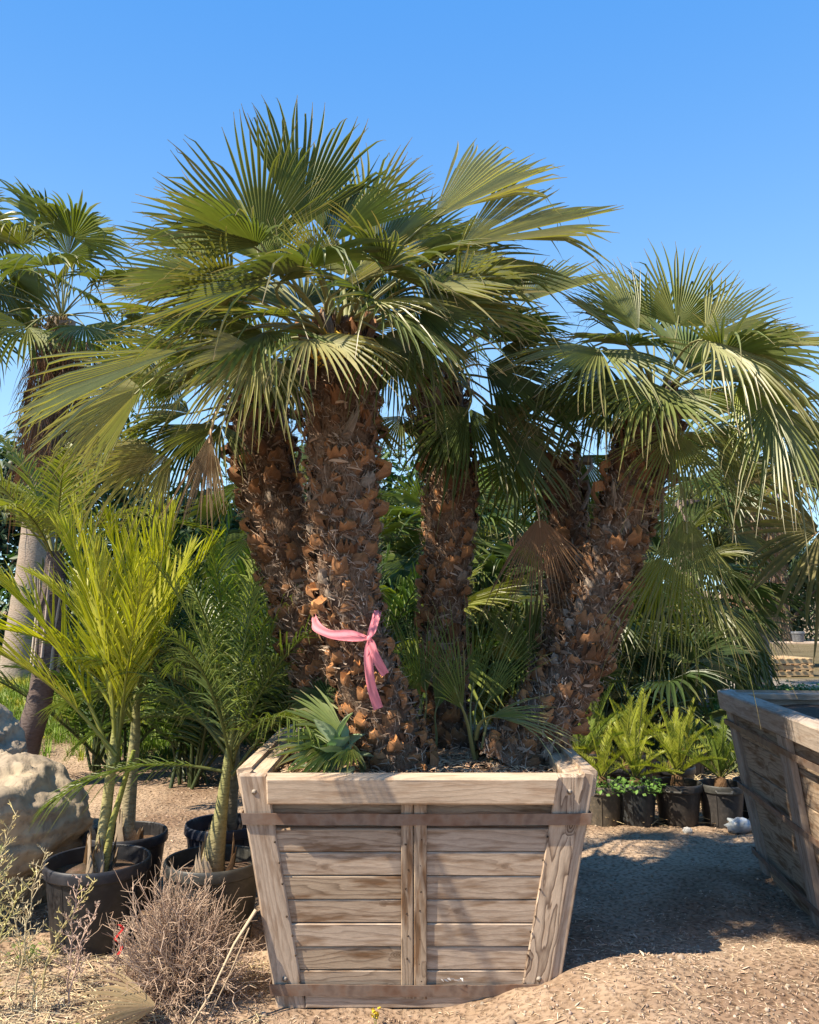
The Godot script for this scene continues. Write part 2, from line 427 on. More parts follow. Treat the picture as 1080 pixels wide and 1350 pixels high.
const FRONDS_RIGHT := [
	[Vector3(1.407, 3.065, -4.200), Vector3(1.484, 3.532, -4.200), Vector3(0.000, 0.120, 1.000), 82, 42, 0.45, 0.02, 0.10, 0],
	[Vector3(1.174, 3.002, -4.100), Vector3(0.903, 3.354, -4.100), Vector3(0.300, 0.300, 0.900), 46, 30, 0.50, 0.02, 0.20, 0],
	[Vector3(1.090, 2.909, -4.000), Vector3(0.761, 3.180, -3.950), Vector3(0.500, 0.650, 0.500), 40, 30, 0.65, 0.03, 0.20, 1],
	[Vector3(1.515, 2.970, -4.100), Vector3(1.961, 3.191, -4.100), Vector3(-0.300, 0.450, 0.850), 58, 34, 0.55, 0.03, 0.20, 1],
	[Vector3(1.780, 2.957, -4.300), Vector3(2.288, 3.143, -4.400), Vector3(-0.200, 0.800, 0.500), 58, 32, 0.55, 0.05, 0.20, 0],
	[Vector3(1.440, 2.867, -3.850), Vector3(1.818, 2.535, -3.550), Vector3(0.200, 0.800, 0.500), 75, 36, 0.55, 0.28, 0.15, 1],
	[Vector3(0.910, 2.830, -3.850), Vector3(0.740, 2.542, -3.450), Vector3(-0.100, 0.550, 0.800), 100, 42, 0.42, 0.18, 0.05, 0],
	[Vector3(1.289, 2.451, -3.950), Vector3(1.291, 1.990, -3.800), Vector3(0.000, 0.200, 1.000), 86, 44, 0.20, 0.12, 0.03, 7],
	[Vector3(1.349, 2.041, -4.000), Vector3(1.319, 1.313, -3.900), Vector3(0.000, 0.120, 1.000), 40, 38, 0.20, 0.04, 0.03, 7],
	[Vector3(1.675, 2.544, -3.750), Vector3(1.774, 2.025, -3.500), Vector3(0.300, 0.450, 0.850), 60, 34, 0.50, 0.20, 0.10, 0],
	[Vector3(1.598, 2.695, -3.900), Vector3(1.848, 2.296, -3.800), Vector3(0.200, 0.500, 0.800), 60, 32, 0.50, 0.25, 0.10, 3],
	[Vector3(1.736, 2.750, -4.400), Vector3(2.149, 2.606, -4.550), Vector3(0.100, 0.700, 0.600), 66, 30, 0.50, 0.15, 0.20, 3],
	[Vector3(1.395, 3.159, -4.600), Vector3(1.416, 3.687, -4.900), Vector3(0.000, 0.400, 0.900), 66, 28, 0.50, 0.03, 0.20, 2],
	[Vector3(1.104, 2.941, -4.500), Vector3(0.760, 3.025, -4.600), Vector3(0.000, 0.700, 0.600), 66, 28, 0.50, 0.10, 0.20, 2],
	[Vector3(1.479, 1.888, -4.850), Vector3(1.386, 1.309, -4.750), Vector3(0.000, 0.200, 1.000), 55, 30, 0.40, 0.12, 0.10, 3],
	[Vector3(1.682, 2.919, -4.700), Vector3(2.126, 3.149, -5.000), Vector3(0.000, 0.700, 0.600), 66, 26, 0.50, 0.10, 0.20, 2],
	[Vector3(1.109, 2.667, -3.800), Vector3(1.009, 2.369, -3.600), Vector3(0.000, 0.500, 0.800), 66, 30, 0.50, 0.20, 0.15, 0],
	[Vector3(1.158, 2.750, -4.400), Vector3(0.863, 2.604, -4.500), Vector3(0.000, 0.600, 0.700), 66, 30, 0.50, 0.20, 0.15, 2],
	[Vector3(1.609, 2.559, -4.300), Vector3(1.898, 2.249, -4.400), Vector3(0.200, 0.500, 0.800), 60, 28, 0.50, 0.20, 0.15, 0],
	[Vector3(1.006, 2.830, -4.100), Vector3(0.765, 2.378, -4.000), Vector3(-0.200, 0.400, 0.900), 55, 32, 0.50, 0.15, 0.10, 2],
	[Vector3(1.516, 2.920, -4.400), Vector3(1.767, 3.378, -4.700), Vector3(0.000, 0.400, 0.900), 60, 26, 0.50, 0.03, 0.20, 2],
]
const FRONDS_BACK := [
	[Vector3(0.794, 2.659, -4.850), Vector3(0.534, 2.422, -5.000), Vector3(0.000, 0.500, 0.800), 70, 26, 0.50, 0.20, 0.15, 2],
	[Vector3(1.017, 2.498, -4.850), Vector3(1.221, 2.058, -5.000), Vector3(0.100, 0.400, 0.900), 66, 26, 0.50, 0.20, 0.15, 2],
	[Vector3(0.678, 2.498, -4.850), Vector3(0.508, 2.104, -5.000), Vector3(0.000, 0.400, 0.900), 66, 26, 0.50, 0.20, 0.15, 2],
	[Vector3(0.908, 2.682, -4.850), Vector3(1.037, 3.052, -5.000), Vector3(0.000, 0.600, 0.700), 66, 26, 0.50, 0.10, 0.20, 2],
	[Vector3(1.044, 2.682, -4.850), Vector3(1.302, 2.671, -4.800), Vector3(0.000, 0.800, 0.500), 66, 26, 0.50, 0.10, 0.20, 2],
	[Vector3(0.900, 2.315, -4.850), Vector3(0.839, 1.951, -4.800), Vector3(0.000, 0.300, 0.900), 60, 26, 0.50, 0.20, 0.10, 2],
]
const SUCKERS := [
	[Vector3(0.344, 0.934, -4.050), [
		[Vector3(0.365, 1.129, -4.050), Vector3(0.618, 1.511, -3.950), Vector3(-0.300, 0.500, 0.800), 20, 12, 0.12, 0.08, 0.20, 6],
		[Vector3(0.299, 1.183, -4.050), Vector3(0.377, 1.629, -4.050), Vector3(0.000, 0.300, 1.000), 16, 12, 0.12, 0.06, 0.20, 6],
		[Vector3(0.231, 1.177, -4.000), Vector3(0.079, 1.593, -3.950), Vector3(0.200, 0.300, 0.900), 22, 12, 0.12, 0.08, 0.20, 6],
		[Vector3(0.398, 1.089, -3.950), Vector3(0.757, 1.065, -3.750), Vector3(0.000, 0.900, 0.300), 22, 10, 0.15, 0.12, 0.20, 1],
		[Vector3(0.368, 1.095, -3.900), Vector3(0.616, 1.186, -3.700), Vector3(-0.200, 0.800, 0.500), 22, 10, 0.15, 0.10, 0.20, 6],
		[Vector3(0.246, 1.129, -3.900), Vector3(0.119, 1.397, -3.750), Vector3(0.200, 0.400, 0.900), 30, 12, 0.15, 0.08, 0.20, 6],
		[Vector3(0.344, 1.154, -4.150), Vector3(0.574, 1.543, -4.200), Vector3(0.000, 0.300, 1.000), 20, 12, 0.12, 0.08, 0.20, 6],
	]],
	[Vector3(0.075, 0.909, -4.200), [
		[Vector3(0.057, 1.130, -4.200), Vector3(-0.151, 1.544, -4.150), Vector3(0.200, 0.300, 0.900), 26, 14, 0.15, 0.10, 0.20, 3],
		[Vector3(0.084, 1.162, -4.250), Vector3(0.019, 1.639, -4.250), Vector3(0.000, 0.300, 1.000), 24, 14, 0.15, 0.08, 0.20, 6],
		[Vector3(0.132, 1.093, -4.200), Vector3(0.274, 1.483, -4.300), Vector3(-0.200, 0.300, 0.900), 26, 14, 0.15, 0.08, 0.20, 6],
		[Vector3(0.018, 1.087, -4.100), Vector3(-0.163, 1.241, -4.000), Vector3(0.200, 0.500, 0.800), 30, 12, 0.15, 0.10, 0.20, 6],
	]],
	[Vector3(-0.234, 0.918, -3.750), [
		[Vector3(-0.272, 1.024, -3.700), Vector3(-0.579, 1.100, -3.620), Vector3(0.000, 0.750, 0.600), 62, 26, 0.40, 0.08, 0.20, 6],
		[Vector3(-0.310, 1.000, -3.650), Vector3(-0.525, 0.978, -3.500), Vector3(0.000, 0.850, 0.400), 55, 22, 0.40, 0.15, 0.20, 6],
		[Vector3(-0.369, 1.123, -4.100), Vector3(-0.561, 1.231, -4.200), Vector3(0.200, 0.500, 0.800), 60, 22, 0.40, 0.05, 0.20, 2],
		[Vector3(-0.248, 1.016, -3.550), Vector3(-0.258, 0.961, -3.400), Vector3(0.000, 0.900, 0.400), 35, 10, 0.40, 0.05, 0.20, 3],
	]],
	[Vector3(0.785, 0.860, -4.500), [
		[Vector3(0.760, 1.192, -4.550), Vector3(0.923, 1.551, -4.500), Vector3(-0.200, 0.300, 0.900), 24, 16, 0.50, 0.04, 0.20, 2],
		[Vector3(0.666, 1.269, -4.600), Vector3(0.589, 1.684, -4.600), Vector3(0.100, 0.300, 0.900), 40, 18, 0.40, 0.06, 0.20, 2],
		[Vector3(0.893, 1.176, -4.500), Vector3(1.099, 1.399, -4.450), Vector3(-0.100, 0.500, 0.800), 40, 18, 0.40, 0.08, 0.20, 2],
	]],
]
const TRUNK_FRONT := [[Vector3(-0.042, 0.779, -3.950), Vector3(-0.112, 1.044, -3.900), Vector3(-0.235, 1.391, -3.870), Vector3(-0.303, 1.705, -3.850), Vector3(-0.309, 2.024, -3.850), Vector3(-0.320, 2.349, -3.850), Vector3(-0.333, 2.643, -3.850), Vector3(-0.348, 2.912, -3.870)], [0.189, 0.165, 0.149, 0.152, 0.166, 0.180, 0.191, 0.142]]
const TRUNK_RIGHT := [[Vector3(0.435, 0.820, -4.000), Vector3(0.585, 0.975, -4.080), Vector3(0.756, 1.173, -4.150), Vector3(0.901, 1.448, -4.200), Vector3(1.012, 1.755, -4.250), Vector3(1.106, 2.029, -4.250), Vector3(1.176, 2.267, -4.250), Vector3(1.239, 2.500, -4.250), Vector3(1.283, 2.675, -4.270)], [0.176, 0.165, 0.149, 0.143, 0.144, 0.144, 0.152, 0.160, 0.125]]
const TRUNK_MIDDLE := [[Vector3(0.244, 0.753, -4.550), Vector3(0.195, 1.187, -4.600), Vector3(0.184, 1.517, -4.600), Vector3(0.211, 1.852, -4.600), Vector3(0.230, 2.192, -4.600), Vector3(0.198, 2.543, -4.620), Vector3(0.158, 2.928, -4.650)], [0.113, 0.114, 0.118, 0.135, 0.152, 0.153, 0.145]]
const TRUNK_LEFT := [[Vector3(-0.315, 0.799, -4.300), Vector3(-0.431, 1.094, -4.350), Vector3(-0.534, 1.482, -4.350), Vector3(-0.635, 1.800, -4.380), Vector3(-0.741, 2.167, -4.400), Vector3(-0.796, 2.456, -4.400), Vector3(-0.830, 2.734, -4.420)], [0.126, 0.128, 0.144, 0.161, 0.174, 0.170, 0.146]]
const TRUNK_BACK := [[Vector3(0.603, 0.762, -4.500), Vector3(0.744, 1.189, -4.580), Vector3(0.870, 1.600, -4.650), Vector3(0.901, 2.030, -4.700), Vector3(0.875, 2.434, -4.750)], [0.091, 0.093, 0.102, 0.112, 0.096]]
const RIBBON := [[Vector3(-0.443, 1.558, -3.860), Vector3(-0.413, 1.513, -3.720), Vector3(-0.345, 1.481, -3.655), Vector3(-0.258, 1.475, -3.635), Vector3(-0.175, 1.462, -3.630)], [Vector3(-0.175, 1.462, -3.630), Vector3(-0.157, 1.517, -3.660), Vector3(-0.143, 1.580, -3.740)], [Vector3(-0.175, 1.462, -3.630), Vector3(-0.177, 1.365, -3.625), Vector3(-0.164, 1.258, -3.630), Vector3(-0.134, 1.164, -3.640)], [Vector3(-0.171, 1.463, -3.625), Vector3(-0.147, 1.388, -3.615), Vector3(-0.105, 1.310, -3.630)]]


func _ready() -> void:
	rng.seed = 7
	noise.noise_type = FastNoiseLite.TYPE_SIMPLEX_SMOOTH
	noise.frequency = 0.02
	noise.seed = 5

	# camera, sky, sun
	var cam := Camera3D.new()
	cam.name = "camera"
	add_child(cam)
	cam.position = Vector3(0, 1.6, 0)
	cam.rotation_degrees = Vector3(6.55, 0, 0)
	cam.fov = 63.6
	cam.near = 0.05
	cam.far = 1200.0
	cam.current = true
	var env := Environment.new()
	env.background_mode = Environment.BG_SKY
	var sky_mat := ProceduralSkyMaterial.new()
	sky_mat.sky_top_color = Color(0.205, 0.43, 0.675)
	sky_mat.sky_horizon_color = Color(0.67, 0.81, 0.88)
	sky_mat.sky_curve = 0.19
	sky_mat.ground_bottom_color = Color(0.42, 0.36, 0.3)
	sky_mat.ground_horizon_color = Color(0.6, 0.62, 0.62)
	sky_mat.sun_angle_max = 8.0
	var sky := Sky.new()
	sky.sky_material = sky_mat
	env.sky = sky
	env.background_energy_multiplier = 1.0
	env.tonemap_mode = Environment.TONE_MAPPER_LINEAR
	env.tonemap_exposure = 2.2
	env.sdfgi_enabled = true
	env.ssao_enabled = true
	env.ssil_enabled = true
	var we := WorldEnvironment.new()
	we.name = "environment"
	we.environment = env
	add_child(we)
	var sun := DirectionalLight3D.new()
	sun.name = "sun"
	add_child(sun)
	sun.light_energy = 1.55
	sun.light_color = Color(1.0, 0.945, 0.85)
	sun.light_angular_distance = 0.5
	sun.shadow_enabled = true
	sun.basis = Basis.looking_at(Vector3(0.9 * 0.643, -0.766, -0.436 * 0.643))

	make_materials()
	build_ground()
	boxes()
	palm_clump()
	potted_palms()
	cycads()
	background()
	foreground()
	litter()


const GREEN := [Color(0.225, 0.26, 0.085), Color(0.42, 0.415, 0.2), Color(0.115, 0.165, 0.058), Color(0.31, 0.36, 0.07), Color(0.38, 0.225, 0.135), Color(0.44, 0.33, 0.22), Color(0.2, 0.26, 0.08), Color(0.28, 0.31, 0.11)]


func frond_row(parent: Node3D, rows: Array, apex: Vector3, wide := 1.0) -> void:
	for r in rows:
		var kind: int = r[8]
		var dead := kind == 4 or kind == 5
		var age := pow(rng.randf(), 3.0) * 0.35 if kind < 4 else 0.0
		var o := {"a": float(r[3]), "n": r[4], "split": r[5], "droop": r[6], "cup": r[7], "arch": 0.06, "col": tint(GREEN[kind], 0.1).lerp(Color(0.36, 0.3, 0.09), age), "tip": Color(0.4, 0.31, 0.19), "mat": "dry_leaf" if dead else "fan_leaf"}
		o.wide = 3.6 if kind == 5 else 2.0 if kind == 7 else 1.5 if kind == 4 else wide
		if dead:
			o.stalk_col = Color(0.35, 0.22, 0.12)
		var p: Vector3 = r[0]
		var out := (p - apex).normalized()
		var from := apex + out * 0.05 + Vector3(R(-0.05, 0.05), R(-0.12, 0.02), R(-0.05, 0.05))
		fan_frond(parent, from, (out + Vector3(0, 0.5, 0)).normalized(), p, r[1], r[2], o, "dead_frond" if dead else "frond")


func boxes() -> void:
	var rows := []
	var ys := [0.045, 0.135, 0.232, 0.328, 0.424, 0.521, 0.617, 0.712, 0.81, 0.905]
	for i in ys.size() - 1:
		rows.append([ys[i], ys[i + 1]])
	var cfg := {"post": 0.115, "post_top": 0.95, "proud": 0.007, "batten_proud": 0.009, "post_wood": "plank_wood_plain", "post_wood2": "swirl_wood", "woods": ["plank_wood", "plank_wood_plain", "plank_wood_stained"], "halves": true,
		"battens": [-0.01], "batten": 0.105, "batten_y": [0.02, 0.815], "batten_wood": "plank_wood_stained", "rail_y": [0.825, 0.93], "rail_proud": 0.045, "rail_wood": "rail_wood", "recess": 0.04, "sill": 0.05, "strap": 0.046, "soil_y": 0.855, "soil_col": Color(0.3, 0.2, 0.13)}
	var box := timber_box("planter_box", "weathered wooden planter box with steel straps holding the palm clump", Vector3(0.028, 0, -4.13), 0.0, 0.713, 0.565, -0.02, 0.93, rows, [0.04, 0.735], cfg)
	# mulch in the box
	var g := Geo.new()
	g.tube([Vector3(-0.5, 0, 0), Vector3(0, 0.06, 0.02), Vector3(0.5, 0, 0)], [0.06, 0.1, 0.03], 4, Color.WHITE, null, 0.4, false)
	var places := []
	var cols := []
	for i in 3800:
		var l := R(0.015, 0.055)
		var p := Vector3(R(-0.64, 0.64), 0.865 + R(0.0, 0.02), R(-0.2, 0.64))
		places.append(Transform3D(Basis.from_euler(Vector3(R(-0.4, 0.4), R(0, TAU), R(-0.4, 0.4))).scaled_local(Vector3(l, l * 0.6, l)), p))
		cols.append(tint([Color(0.55, 0.36, 0.22), Color(0.42, 0.26, 0.16), Color(0.62, 0.45, 0.3)][rng.randi() % 3], 0.25))
	tag(multi("mulch", g.mesh(M.plain), places, cols, box), "", "", "", "stuff")
	# second box at the right edge
	rows = []
	ys = [0.06, 0.26, 0.44, 0.62, 0.8, 0.95]
	for i in ys.size() - 1:
		rows.append([ys[i], ys[i + 1]])
	cfg = {"post": 0.13, "post_top": 0.95, "proud": 0.035, "batten_proud": 0.035, "post_wood": "grey_wood", "post_wood2": "grey_wood", "woods": ["grey_wood", "plank_wood_stained"], "inset": 0.02,
		"battens": [0.0], "batten": 0.15, "batten_y": [0.02, 0.95], "batten_wood": "grey_wood", "rail_y": [0.955, 1.07], "rail_proud": 0.05, "rail_wood": "grey_wood", "rail_full": true, "sill": 0.06, "strap": 0.035, "soil_y": 0.98, "soil_col": Color(0.14, 0.1, 0.075)}
	timber_box("planter_box", "large grey shaded planter box leaning outwards at the right edge", Vector3(2.99, 0, -4.21), -0.106, 1.08, 0.93, -0.02, 1.07, rows, [0.1, 0.48, 0.86], cfg)


func palm_clump() -> void:
	rng.seed = 21
	for i in 9:
		base_low.append(leaf_base_mesh(R(0.05, 0.09), R(0.035, 0.065), R(0.012, 0.025), Color(0.18, 0.1, 0.058) * R(0.65, 1.2), Color(0.55, 0.26, 0.105) * R(0.4, 1.1)))
		base_high.append(leaf_base_mesh(R(0.045, 0.075), R(0.05, 0.09), R(0.009, 0.016), Color(0.16, 0.085, 0.05) * R(0.65, 1.2), Color(0.42, 0.21, 0.1) * R(0.45, 1.2)))
	base_low.append(leaf_base_mesh(0.05, 0.045, 0.014, Color(0.24, 0.19, 0.15), Color(0.38, 0.31, 0.25)))
	base_high.append(leaf_base_mesh(0.04, 0.12, 0.008, Color(0.26, 0.2, 0.16), Color(0.4, 0.33, 0.26)))
	var o := thing("palm_clump", "multi-trunk fan palm clump growing in the front wooden planter box", "palm", Vector3(0.028, 0.86, -4.13))
	var eye := Vector3(0, 1.6, 0)
	scaly_trunk(o, TRUNK_FRONT[0], TRUNK_FRONT[1], 2.15, 150, eye)
	scaly_trunk(o, TRUNK_RIGHT[0], TRUNK_RIGHT[1], 2.0, 110, eye)
	scaly_trunk(o, TRUNK_MIDDLE[0], TRUNK_MIDDLE[1], 2.2, 40, eye)
	scaly_trunk(o, TRUNK_LEFT[0], TRUNK_LEFT[1], 2.1, 0, eye)
	scaly_trunk(o, TRUNK_BACK[0], TRUNK_BACK[1], 1.9, 0, eye)
	frond_row(o, FRONDS_FRONT, TRUNK_FRONT[0][-1])
	frond_row(o, FRONDS_LEFT, TRUNK_LEFT[0][-1])
	frond_row(o, FRONDS_MIDDLE, TRUNK_MIDDLE[0][-1])
	frond_row(o, FRONDS_RIGHT, TRUNK_RIGHT[0][-1])
	frond_row(o, FRONDS_BACK, TRUNK_BACK[0][-1])
	var lush := {"n": 34, "coarse": false, "thick": 1.0, "tip": Color(0.4, 0.31, 0.19), "stalk_col": Color(0.2, 0.2, 0.075), "droop": 0.12, "open": Vector3(0.2, 0.0, -0.98)}
	fan_crown(o, TRUNK_FRONT[0][-1] + Vector3(0, -0.05, 0), 15, 0.5, 0.55, 42.0, 2.0, GREEN[2].lerp(GREEN[0], 0.5), GREEN[5], lush)
	fan_crown(o, TRUNK_LEFT[0][-1], 9, 0.5, 0.55, 45.0, 0.0, GREEN[0], GREEN[5], lush)
	fan_crown(o, TRUNK_MIDDLE[0][-1], 9, 0.48, 0.5, 50.0, -5.0, GREEN[2], GREEN[5], lush)
	fan_crown(o, TRUNK_RIGHT[0][-1], 9, 0.46, 0.5, 40.0, -10.0, GREEN[2].lerp(GREEN[0], 0.5), GREEN[5], lush)
	for s in SUCKERS:
		frond_row(o, s[1], s[0], 2.4)
	# yellow flower sprays in the front crown
	for k in 3:
		var g := Geo.new()
		var c := Vector3(-0.40 + k * 0.045, 2.72 + k * 0.03, -3.58 - k * 0.05)
		for i in 34:
			var p := c + Vector3(R(-0.03, 0.03), R(-0.06, 0.06), R(-0.03, 0.03))
			g.tube([p, p + Vector3(R(-0.03, 0.03), R(0.0, 0.04), R(-0.02, 0.03))], [0.005, 0.003], 4, tint(Color(0.5, 0.32, 0.05), 0.25), null, 1.0, false)
		g.tube([TRUNK_FRONT[0][-1], c], [0.012, 0.007], 6, Color(0.35, 0.3, 0.08), null, 1.0, false)
		obj("flower_spray", g.mesh(M.plain), o, -o.position)
	ribbon()


func ribbon() -> void:
	var o := thing("pink_ribbon", "pink cloth ribbon tied round the front palm trunk", "ribbon", RIBBON[0][4])
	var names := ["band", "loose_end", "tail", "tail"]
	var wide := [0.025, 0.017, 0.021, 0.019]
	for k in 4:
		var g := Geo.new()
		var pts: Array = RIBBON[k]
		var steps := 18
		var prev := []
		for i in steps + 1:
			var f := float(i) / steps
			var e := along(pts, [1.0, 1.0, 1.0, 1.0, 1.0], f)
			var t: Vector3 = e[1]
			var out := Vector3(0, 0.1, 1) if k else Vector3(-0.9 + 1.0 * f, 0.1, 0.6)
			out = (out - t * out.dot(t)).normalized()
			var s := t.cross(out)
			var pinch := 1.0 - 0.68 * exp(-pow((f - (1.0 if k == 0 else 0.0)) * 7.0, 2.0))
			if k == 0:
				pinch *= 1.0 - 0.3 * exp(-pow((f - 0.45) * 6.0, 2.0))
			var tw := sin(f * 5.0 + k) * 0.35
			var row := []
			for j in 7:
				var q := (j / 6.0 * 2.0 - 1.0)
				var wav := sin(q * 4.5 + f * 6.0 + k * 2.0) * 0.0045 + sin(q * 11.0 - f * 17.0) * 0.0018
				var p: Vector3 = e[0] + (s * cos(tw) + out * sin(tw)) * q * wide[k] * pinch + out * (wav + 0.004)
				row.append([p - o.position, (out + s * cos(q * 4.5 + f * 6.0 + k * 2.0) * 0.5).normalized(), Vector2(q, f)])
			if prev.size():
				for j in 6:
					var ids := []
					for c in [prev[j], prev[j + 1], row[j + 1], row[j]]:
						ids.append(g.add(c[0], c[1], c[2], Color.WHITE))
					g.quad(ids[0], ids[1], ids[2], ids[3])
					ids = []
					for c in [prev[j], prev[j + 1], row[j + 1], row[j]]:
						ids.append(g.add(c[0] - c[1] * 0.0012, -c[1], c[2], Color.WHITE))
					g.quad(ids[0], ids[1], ids[2], ids[3])
			prev = row
		obj(names[k], g.mesh(M.ribbon_cloth), o)
	var kg := Geo.new()
	pebble(kg, 8, 10, 11)
	var knot := obj("knot", kg.mesh(M.ribbon_cloth), o, Vector3(0.0, 0.0, 0.008))
	knot.scale = Vector3(0.011, 0.014, 0.009)


func potted_palms() -> void:
	rng.seed = 33
	var black := Color(0.028, 0.03, 0.035)
	var grp := "black nursery pots at the left"
	var A := Vector3(-1.52, ground(-1.52, -4.2) - 0.006, -4.2)
	var B := Vector3(-1.567, ground(-1.567, -4.74) - 0.006, -4.74)
	var C := Vector3(-0.963, ground(-0.963, -4.23) - 0.006, -4.23)
	var D := Vector3(-1.06, ground(-1.06, -4.88) - 0.006, -4.88)
	pot("nursery_pot", "large black pot in front at left, beside the tan boulder", A, 0.25, 0.385, black, grp)
	pot("nursery_pot", "black pot behind the front left pot, with a grey palm stem", B, 0.222, 0.38, black, grp)
	pot("nursery_pot", "dusty black pot behind the dry brush, touching the wooden box side", C, 0.238, 0.385, Color(0.05, 0.048, 0.045), grp)
	pot("nursery_pot", "bluish black pot at the back, half hidden by the wooden box", D, 0.215, 0.39, Color(0.024, 0.03, 0.045), grp)
	var yg := Color(0.52, 0.53, 0.05)
	var dg := Color(0.16, 0.22, 0.055)
	var mg := Color(0.29, 0.36, 0.085)
	var stem := Color(0.3, 0.32, 0.08)
	var bright := []
	for t in [[0.04, 0.12], [0.13, 0.22], [0.25, 0.4], [0.42, 0.65], [0.65, 0.9], [1.1, 0.8]]:
		bright.append(feather({"l": 1.2, "tilt": t[0], "bend": t[1], "n": 25, "from": 0.22, "leaf": 0.52, "w": 0.0085, "ang0": 0.5, "ang1": 0.16, "droop": 0.16, "col": yg, "tip": Color(0.4, 0.36, 0.1), "stem_col": stem, "lift": 0.2}))
	var dark := []
	for t in [[0.08, 0.3], [0.2, 0.5], [0.38, 0.8], [0.6, 1.1], [0.9, 1.2], [1.3, 1.0]]:
		dark.append(feather({"l": 1.05, "tilt": t[0], "bend": t[1], "n": 34, "from": 0.2, "leaf": 0.4, "w": 0.006, "ang0": 0.85, "ang1": 0.3, "droop": 0.55, "col": mg if t[0] < 0.3 else dg, "tip": Color(0.38, 0.33, 0.14), "stem_col": Color(0.22, 0.24, 0.08), "lift": 0.3}))
	var g2 := "young feather palms in black pots"
	var sh := Color(0.46, 0.36, 0.27)
	var soil := Vector3(0, 0.3, 0)
	var fr := []
	for e in [[0, 1.5, 1.0], [1, 3.3, 1.0], [1, 0.3, 0.95], [2, 2.6, 1.05], [2, 0.9, 0.95], [3, 3.0, 1.1], [3, 2.2, 1.0], [1, 4.4, 0.9], [4, 3.4, 1.0], [2, 5.3, 0.8]]:
		fr.append([e[0], Vector3(0.06 + R(-0.02, 0.02), 0.55 + R(-0.04, 0.1), R(-0.03, 0.03)), e[1], e[2]])
	young_palm("bright yellow-green young palm in the front left black pot", A + soil, [[[Vector3(-0.01, -0.05, 0), Vector3(0.02, 0.2, 0), Vector3(0.055, 0.62, 0), Vector3(0.07, 0.85, 0)], [0.04, 0.032, 0.024, 0.012], Color(0.46, 0.38, 0.26), Color(0.3, 0.34, 0.08)], [[Vector3(0.03, -0.05, 0.02), Vector3(0.07, 0.25, 0.03), Vector3(0.16, 0.6, 0.02)], [0.022, 0.018, 0.01], Color(0.38, 0.34, 0.14), Color(0.26, 0.3, 0.06)]], bright, fr, g2, sh)
	fr = []
	for e in [[0, 0.2, 1.05], [1, 2.8, 1.0], [2, 3.5, 1.0], [1, 1.2, 1.1], [2, 0.2, 0.9], [3, 2.9, 0.95], [4, 4.1, 0.9], [3, 1.8, 0.9]]:
		fr.append([e[0], Vector3(0.03, 0.66 + R(-0.04, 0.08), 0), e[1], e[2]])
	young_palm("yellow-green young palm with grey stem in the pot behind the front left one", B + soil, [[[Vector3(0.0, -0.05, 0), Vector3(0.01, 0.25, 0), Vector3(0.03, 0.6, 0), Vector3(0.03, 0.95, 0)], [0.05, 0.042, 0.03, 0.014], Color(0.4, 0.32, 0.24), Color(0.28, 0.3, 0.1)]], bright, fr, g2, sh)
	fr = []
	for e in [[0, 1.0, 1.0], [1, 0.2, 1.0], [2, 0.6, 1.0], [2, 5.8, 0.95], [3, 0.1, 0.9], [3, 3.2, 1.0], [4, 2.9, 1.0], [1, 3.6, 1.0], [4, 5.4, 0.8], [5, 3.4, 0.85], [3, 1.6, 1.0], [2, 4.4, 0.9]]:
		fr.append([e[0], Vector3(0.08, 0.52 + R(-0.06, 0.1), 0), e[1], e[2]])
	young_palm("green young palm with fibrous foot in the dusty pot beside the wooden box", C + soil, [[[Vector3(-0.01, -0.05, 0), Vector3(0.0, 0.1, 0), Vector3(0.03, 0.3, 0), Vector3(0.08, 0.75, 0)], [0.075, 0.06, 0.036, 0.014], Color(0.4, 0.3, 0.2), Color(0.3, 0.33, 0.12)]], dark, fr, g2, sh)
	fr = []
	for e in [[0, 2.5, 1.15], [1, 1.4, 1.1], [1, 4.0, 1.1], [2, 3.3, 1.0], [2, 2.2, 1.1], [3, 3.6, 1.0], [3, 0.6, 1.0], [4, 3.2, 1.05], [5, 3.0, 0.95], [0, 0.4, 1.1], [2, 5.5, 1.0], [4, 2.2, 1.0]]:
		fr.append([e[0], Vector3(0.03, 0.6 + R(-0.08, 0.12), 0), e[1], e[2]])
	young_palm("dark green young palm in the bluish pot at the back", D + soil, [[[Vector3(0.03, -0.05, 0), Vector3(0.04, 0.2, 0), Vector3(0.05, 0.5, 0), Vector3(0.05, 0.9, 0)], [0.055, 0.042, 0.036, 0.014], Color(0.26, 0.2, 0.16), Color(0.2, 0.22, 0.1)]], dark, fr, g2, sh)


